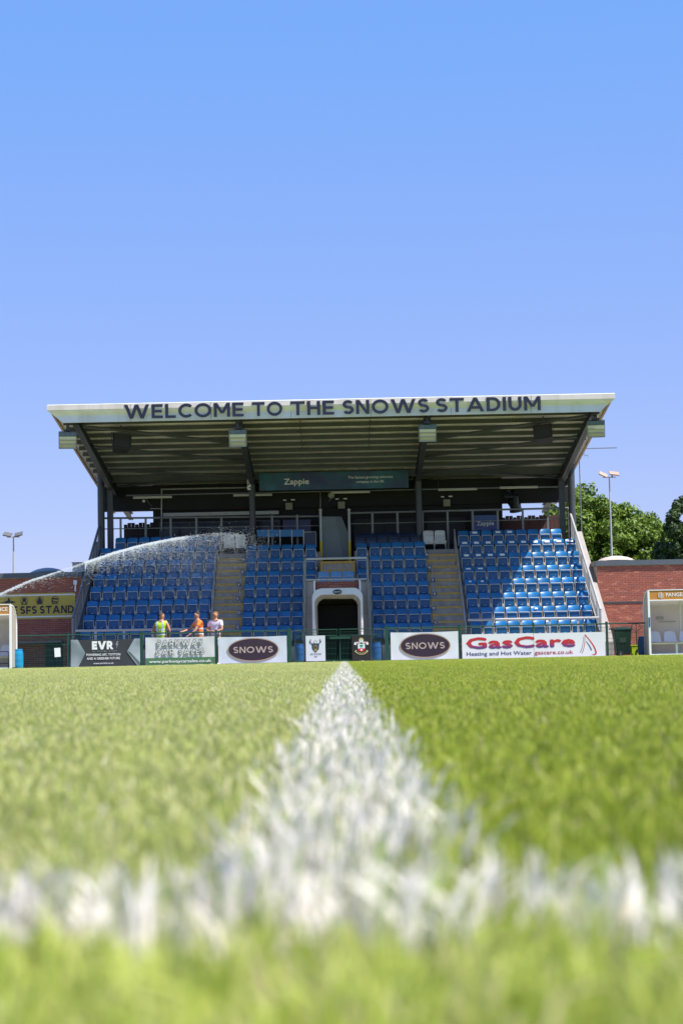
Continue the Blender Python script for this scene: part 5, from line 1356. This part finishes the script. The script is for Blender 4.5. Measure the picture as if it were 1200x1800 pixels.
# ------------------------------------------------------------------ grass blades
def grass_mat(name, cols, rough=.5, tl=.4):
    m = bpy.data.materials.new(name); m.use_nodes = True; n = m.node_tree; L = n.links; b = n.nodes['Principled BSDF']; b.inputs['Roughness'].default_value = rough
    b.inputs['Specular IOR Level'].default_value = .22
    at = n.nodes.new('ShaderNodeAttribute'); at.attribute_name = 'tint'; oi = n.nodes.new('ShaderNodeObjectInfo')
    ad = n.nodes.new('ShaderNodeMath'); ad.operation = 'ADD'; fr = n.nodes.new('ShaderNodeMath'); fr.operation = 'FRACT'
    L.new(at.outputs['Fac'], ad.inputs[0]); L.new(oi.outputs['Random'], ad.inputs[1]); L.new(ad.outputs[0], fr.inputs[0])
    cr = n.nodes.new('ShaderNodeValToRGB'); cr.color_ramp.interpolation = 'LINEAR'
    el = cr.color_ramp.elements
    while len(el) > 1: el.remove(el[-1])
    el[0].position = cols[0][0]; el[0].color = (*cols[0][1], 1)
    for p_, c_ in cols[1:]: e = el.new(p_); e.color = (*c_, 1)
    L.new(fr.outputs[0], cr.inputs[0]); L.new(cr.outputs[0], b.inputs['Base Color'])
    tr = n.nodes.new('ShaderNodeBsdfTranslucent'); L.new(cr.outputs[0], tr.inputs[0]); ms = n.nodes.new('ShaderNodeMixShader'); ms.inputs[0].default_value = tl
    L.new(b.outputs[0], ms.inputs[1]); L.new(tr.outputs[0], ms.inputs[2]); L.new(ms.outputs[0], n.nodes['Material Output'].inputs[0]); return m
GM = {  # pale and deep carry the mowing stripes' blade-direction sheen as colour
 'pale': grass_mat('grass_pale', [(0, (.33, .40, .09)), (.35, (.46, .49, .16)), (.6, (.55, .54, .23)), (.8, (.32, .40, .08)), (.91, (.60, .54, .32)), (1, (.62, .60, .42))]),
 'deep': grass_mat('grass_deep', [(0, (.20, .27, .02)), (.35, (.31, .37, .04)), (.7, (.42, .46, .08)), (.90, (.24, .30, .03)), (.97, (.42, .38, .18)), (1, (.4, .38, .2))]),
 'line': grass_mat('grass_painted', [(0, (.86, .80, .74)), (.45, (.80, .75, .70)), (.55, (.62, .60, .50)), (.64, (.40, .44, .26)), (.76, (.28, .38, .10)), (.82, (.50, .44, .34)), (.87, (.86, .80, .74)), (1, (.72, .66, .58))], .6, .3),
 'front': grass_mat('grass_front', [(0, (.36, .45, .07)), (.35, (.47, .53, .11)), (.65, (.56, .58, .17)), (.85, (.36, .43, .06)), (.95, (.6, .5, .32)), (1, (.55, .5, .28))]),
}
def tufts(key, hmin, hmax, wmin, wmax, nbl, rad, lean_):
    col = bpy.data.collections.new('tufts_' + key)
    for q in range(6):
        r = random.Random(q * 13 + len(key)); v = []; f = []; tint = []
        for k in range(nbl):
            a = r.uniform(0, 6.28); d = rad * math.sqrt(r.random()); bx_, by_ = d * math.cos(a), d * math.sin(a)
            h = r.uniform(hmin, hmax); w = r.uniform(wmin, wmax); ya = r.uniform(0, 3.14); le = abs(r.gauss(0, lean_)) * h; la = r.uniform(0, 6.28)
            wx, wy = math.cos(ya) * w / 2, math.sin(ya) * w / 2; lx, ly = le * math.cos(la), le * math.sin(la); o = len(v)
            v += [(bx_ - wx, by_ - wy, 0), (bx_ + wx, by_ + wy, 0), (bx_ - wx * .95 + lx * .25, by_ - wy * .95 + ly * .25, h * .5), (bx_ + wx * .95 + lx * .25, by_ + wy * .95 + ly * .25, h * .5),
                  (bx_ - wx * .6 + lx * .65, by_ - wy * .6 + ly * .65, h * .83), (bx_ + wx * .6 + lx * .65, by_ + wy * .6 + ly * .65, h * .83), (bx_ + lx, by_ + ly, h * (1 - .12 * le / h))]
            f += [(o, o + 1, o + 3, o + 2), (o + 2, o + 3, o + 5, o + 4), (o + 4, o + 5, o + 6)]; tint += [r.random()] * 7
        me = bpy.data.meshes.new('tuft_' + key); me.from_pydata(v, [], f); me.materials.append(GM[key])
        at = me.attributes.new('tint', 'FLOAT', 'POINT'); at.data.foreach_set('value', tint)
        me.polygons.foreach_set('use_smooth', [True] * len(f))
        col.objects.link(bpy.data.objects.new('tuft_' + key, me))
    return col
def scatter_group(col):
    g = bpy.data.node_groups.new('scatter', 'GeometryNodeTree')
    g.interface.new_socket('Geometry', in_out='INPUT', socket_type='NodeSocketGeometry'); g.interface.new_socket('Geometry', in_out='OUTPUT', socket_type='NodeSocketGeometry')
    gi = g.nodes.new('NodeGroupInput'); go = g.nodes.new('NodeGroupOutput'); ci = g.nodes.new('GeometryNodeCollectionInfo'); ip = g.nodes.new('GeometryNodeInstanceOnPoints')
    ci.inputs['Collection'].default_value = col; ci.inputs['Separate Children'].default_value = True; ci.inputs['Reset Children'].default_value = True
    ip.inputs['Pick Instance'].default_value = True
    def na(nm, ty):
        x = g.nodes.new('GeometryNodeInputNamedAttribute'); x.data_type = ty; x.inputs[0].default_value = nm; return x.outputs[0]
    g.links.new(gi.outputs[0], ip.inputs['Points']); g.links.new(ci.outputs[0], ip.inputs['Instance'])
    g.links.new(na('pick', 'INT'), ip.inputs['Instance Index']); g.links.new(na('rot', 'FLOAT_VECTOR'), ip.inputs['Rotation']); g.links.new(na('scl', 'FLOAT_VECTOR'), ip.inputs['Scale'])
    g.links.new(ip.outputs[0], go.inputs[0]); return g
import numpy as np
nr = np.random.default_rng(5)
bands = [(-.10, 1.3, 3300, .30, 1.0, 1.0), (1.3, 4, 2800, .42, 1.0, .95), (4, 12, 1500, .6, 1.0, 1.15), (12, 28, 420, .9, 1.0, 1.7), (28, 45, 130, 1.3, 1.0, 2.8), (45, 64.5, 70, 1.6, 1.0, 3.6)]
allp = []
for y0, y1, dens, mrg, hs, wsx in bands:
    xm = .235 * y1 + mrg; area = 2 * xm * (y1 - y0); n_ = int(area * dens)
    yy = nr.uniform(y0, y1, n_); xx = nr.uniform(-xm, xm, n_); keep = np.abs(xx) < .235 * np.maximum(yy, 0) + mrg
    xx, yy = xx[keep], yy[keep]; allp.append(np.stack([xx, yy, np.full_like(xx, hs), np.full_like(xx, wsx)], 1))
A = np.concatenate(allp)
A = A[~((A[:, 1] < .2) & (np.abs(A[:, 0]) < .07))]      # the hollow where the camera lies
LW = .046; T0, T1 = .53, .60
ragged = nr.normal(0, .004, len(A))
hl = (np.abs(A[:, 0] + ragged) < LW) & (A[:, 1] > T0) & (A[:, 1] < 62.3)
tl = (A[:, 1] + ragged > T0) & (A[:, 1] + ragged < T1)
tf = (A[:, 1] > 62.15) & (A[:, 1] < 62.27)
line = (hl | tl | tf) & (nr.random(len(A)) < np.where(tl, .95, .86))
front = (~line) & (A[:, 1] < T0); left = (~line) & (~front) & (A[:, 0] < 0) & (A[:, 1] < 62.4); rest = (~line) & (~front) & (~left)
for key, msk, lab, hs in (('pale', left, 'pale mown grass blades left of the painted halfway line', 1.0), ('deep', rest, 'deep green mown grass blades right of the painted halfway line', 1.0),
                      ('line', line, 'white painted grass blades of the halfway line and touchline', 1.08), ('front', front, 'blurred green grass blades nearest the camera, before the touchline', 1.0)):
    pts = A[msk]; n_ = len(pts)
    me = bpy.data.meshes.new('grass_' + key); me.vertices.add(n_)
    cor = np.zeros((n_, 3), 'f'); cor[:, 0] = pts[:, 0]; cor[:, 1] = pts[:, 1]; cor[:, 2] = -.001; me.vertices.foreach_set('co', cor.ravel())
    rot = np.zeros((n_, 3), 'f'); rot[:, 0] = nr.normal(0, .12, n_); rot[:, 1] = nr.normal(0, .12, n_); rot[:, 2] = nr.uniform(0, 6.28, n_)
    scl = np.ones((n_, 3), 'f'); s_ = nr.uniform(.75, 1.12, n_) * hs; scl[:, 2] = s_ * pts[:, 2]; scl[:, 0] = scl[:, 1] = s_ * pts[:, 3]
    me.attributes.new('rot', 'FLOAT_VECTOR', 'POINT').data.foreach_set('vector', rot.ravel())
    me.attributes.new('scl', 'FLOAT_VECTOR', 'POINT').data.foreach_set('vector', scl.ravel())
    me.attributes.new('pick', 'INT', 'POINT').data.foreach_set('value', nr.integers(0, 6, n_).astype('i'))
    me.update()
    o = bpy.data.objects.new('painted_grass_line' if key == 'line' else 'grass', me); COL.objects.link(o)
    setp(o, lab, 'painted line' if key == 'line' else 'grass', None, 'stuff')
    md = o.modifiers.new('scatter', 'NODES'); md.node_group = scatter_group(tufts(key, *((.012, .026, .0018, .0036, 8, .014, .55) if key == 'line' else (.010, .0205, .0014, .0027, 14, .016, .75))))
    print('grass', key, n_)
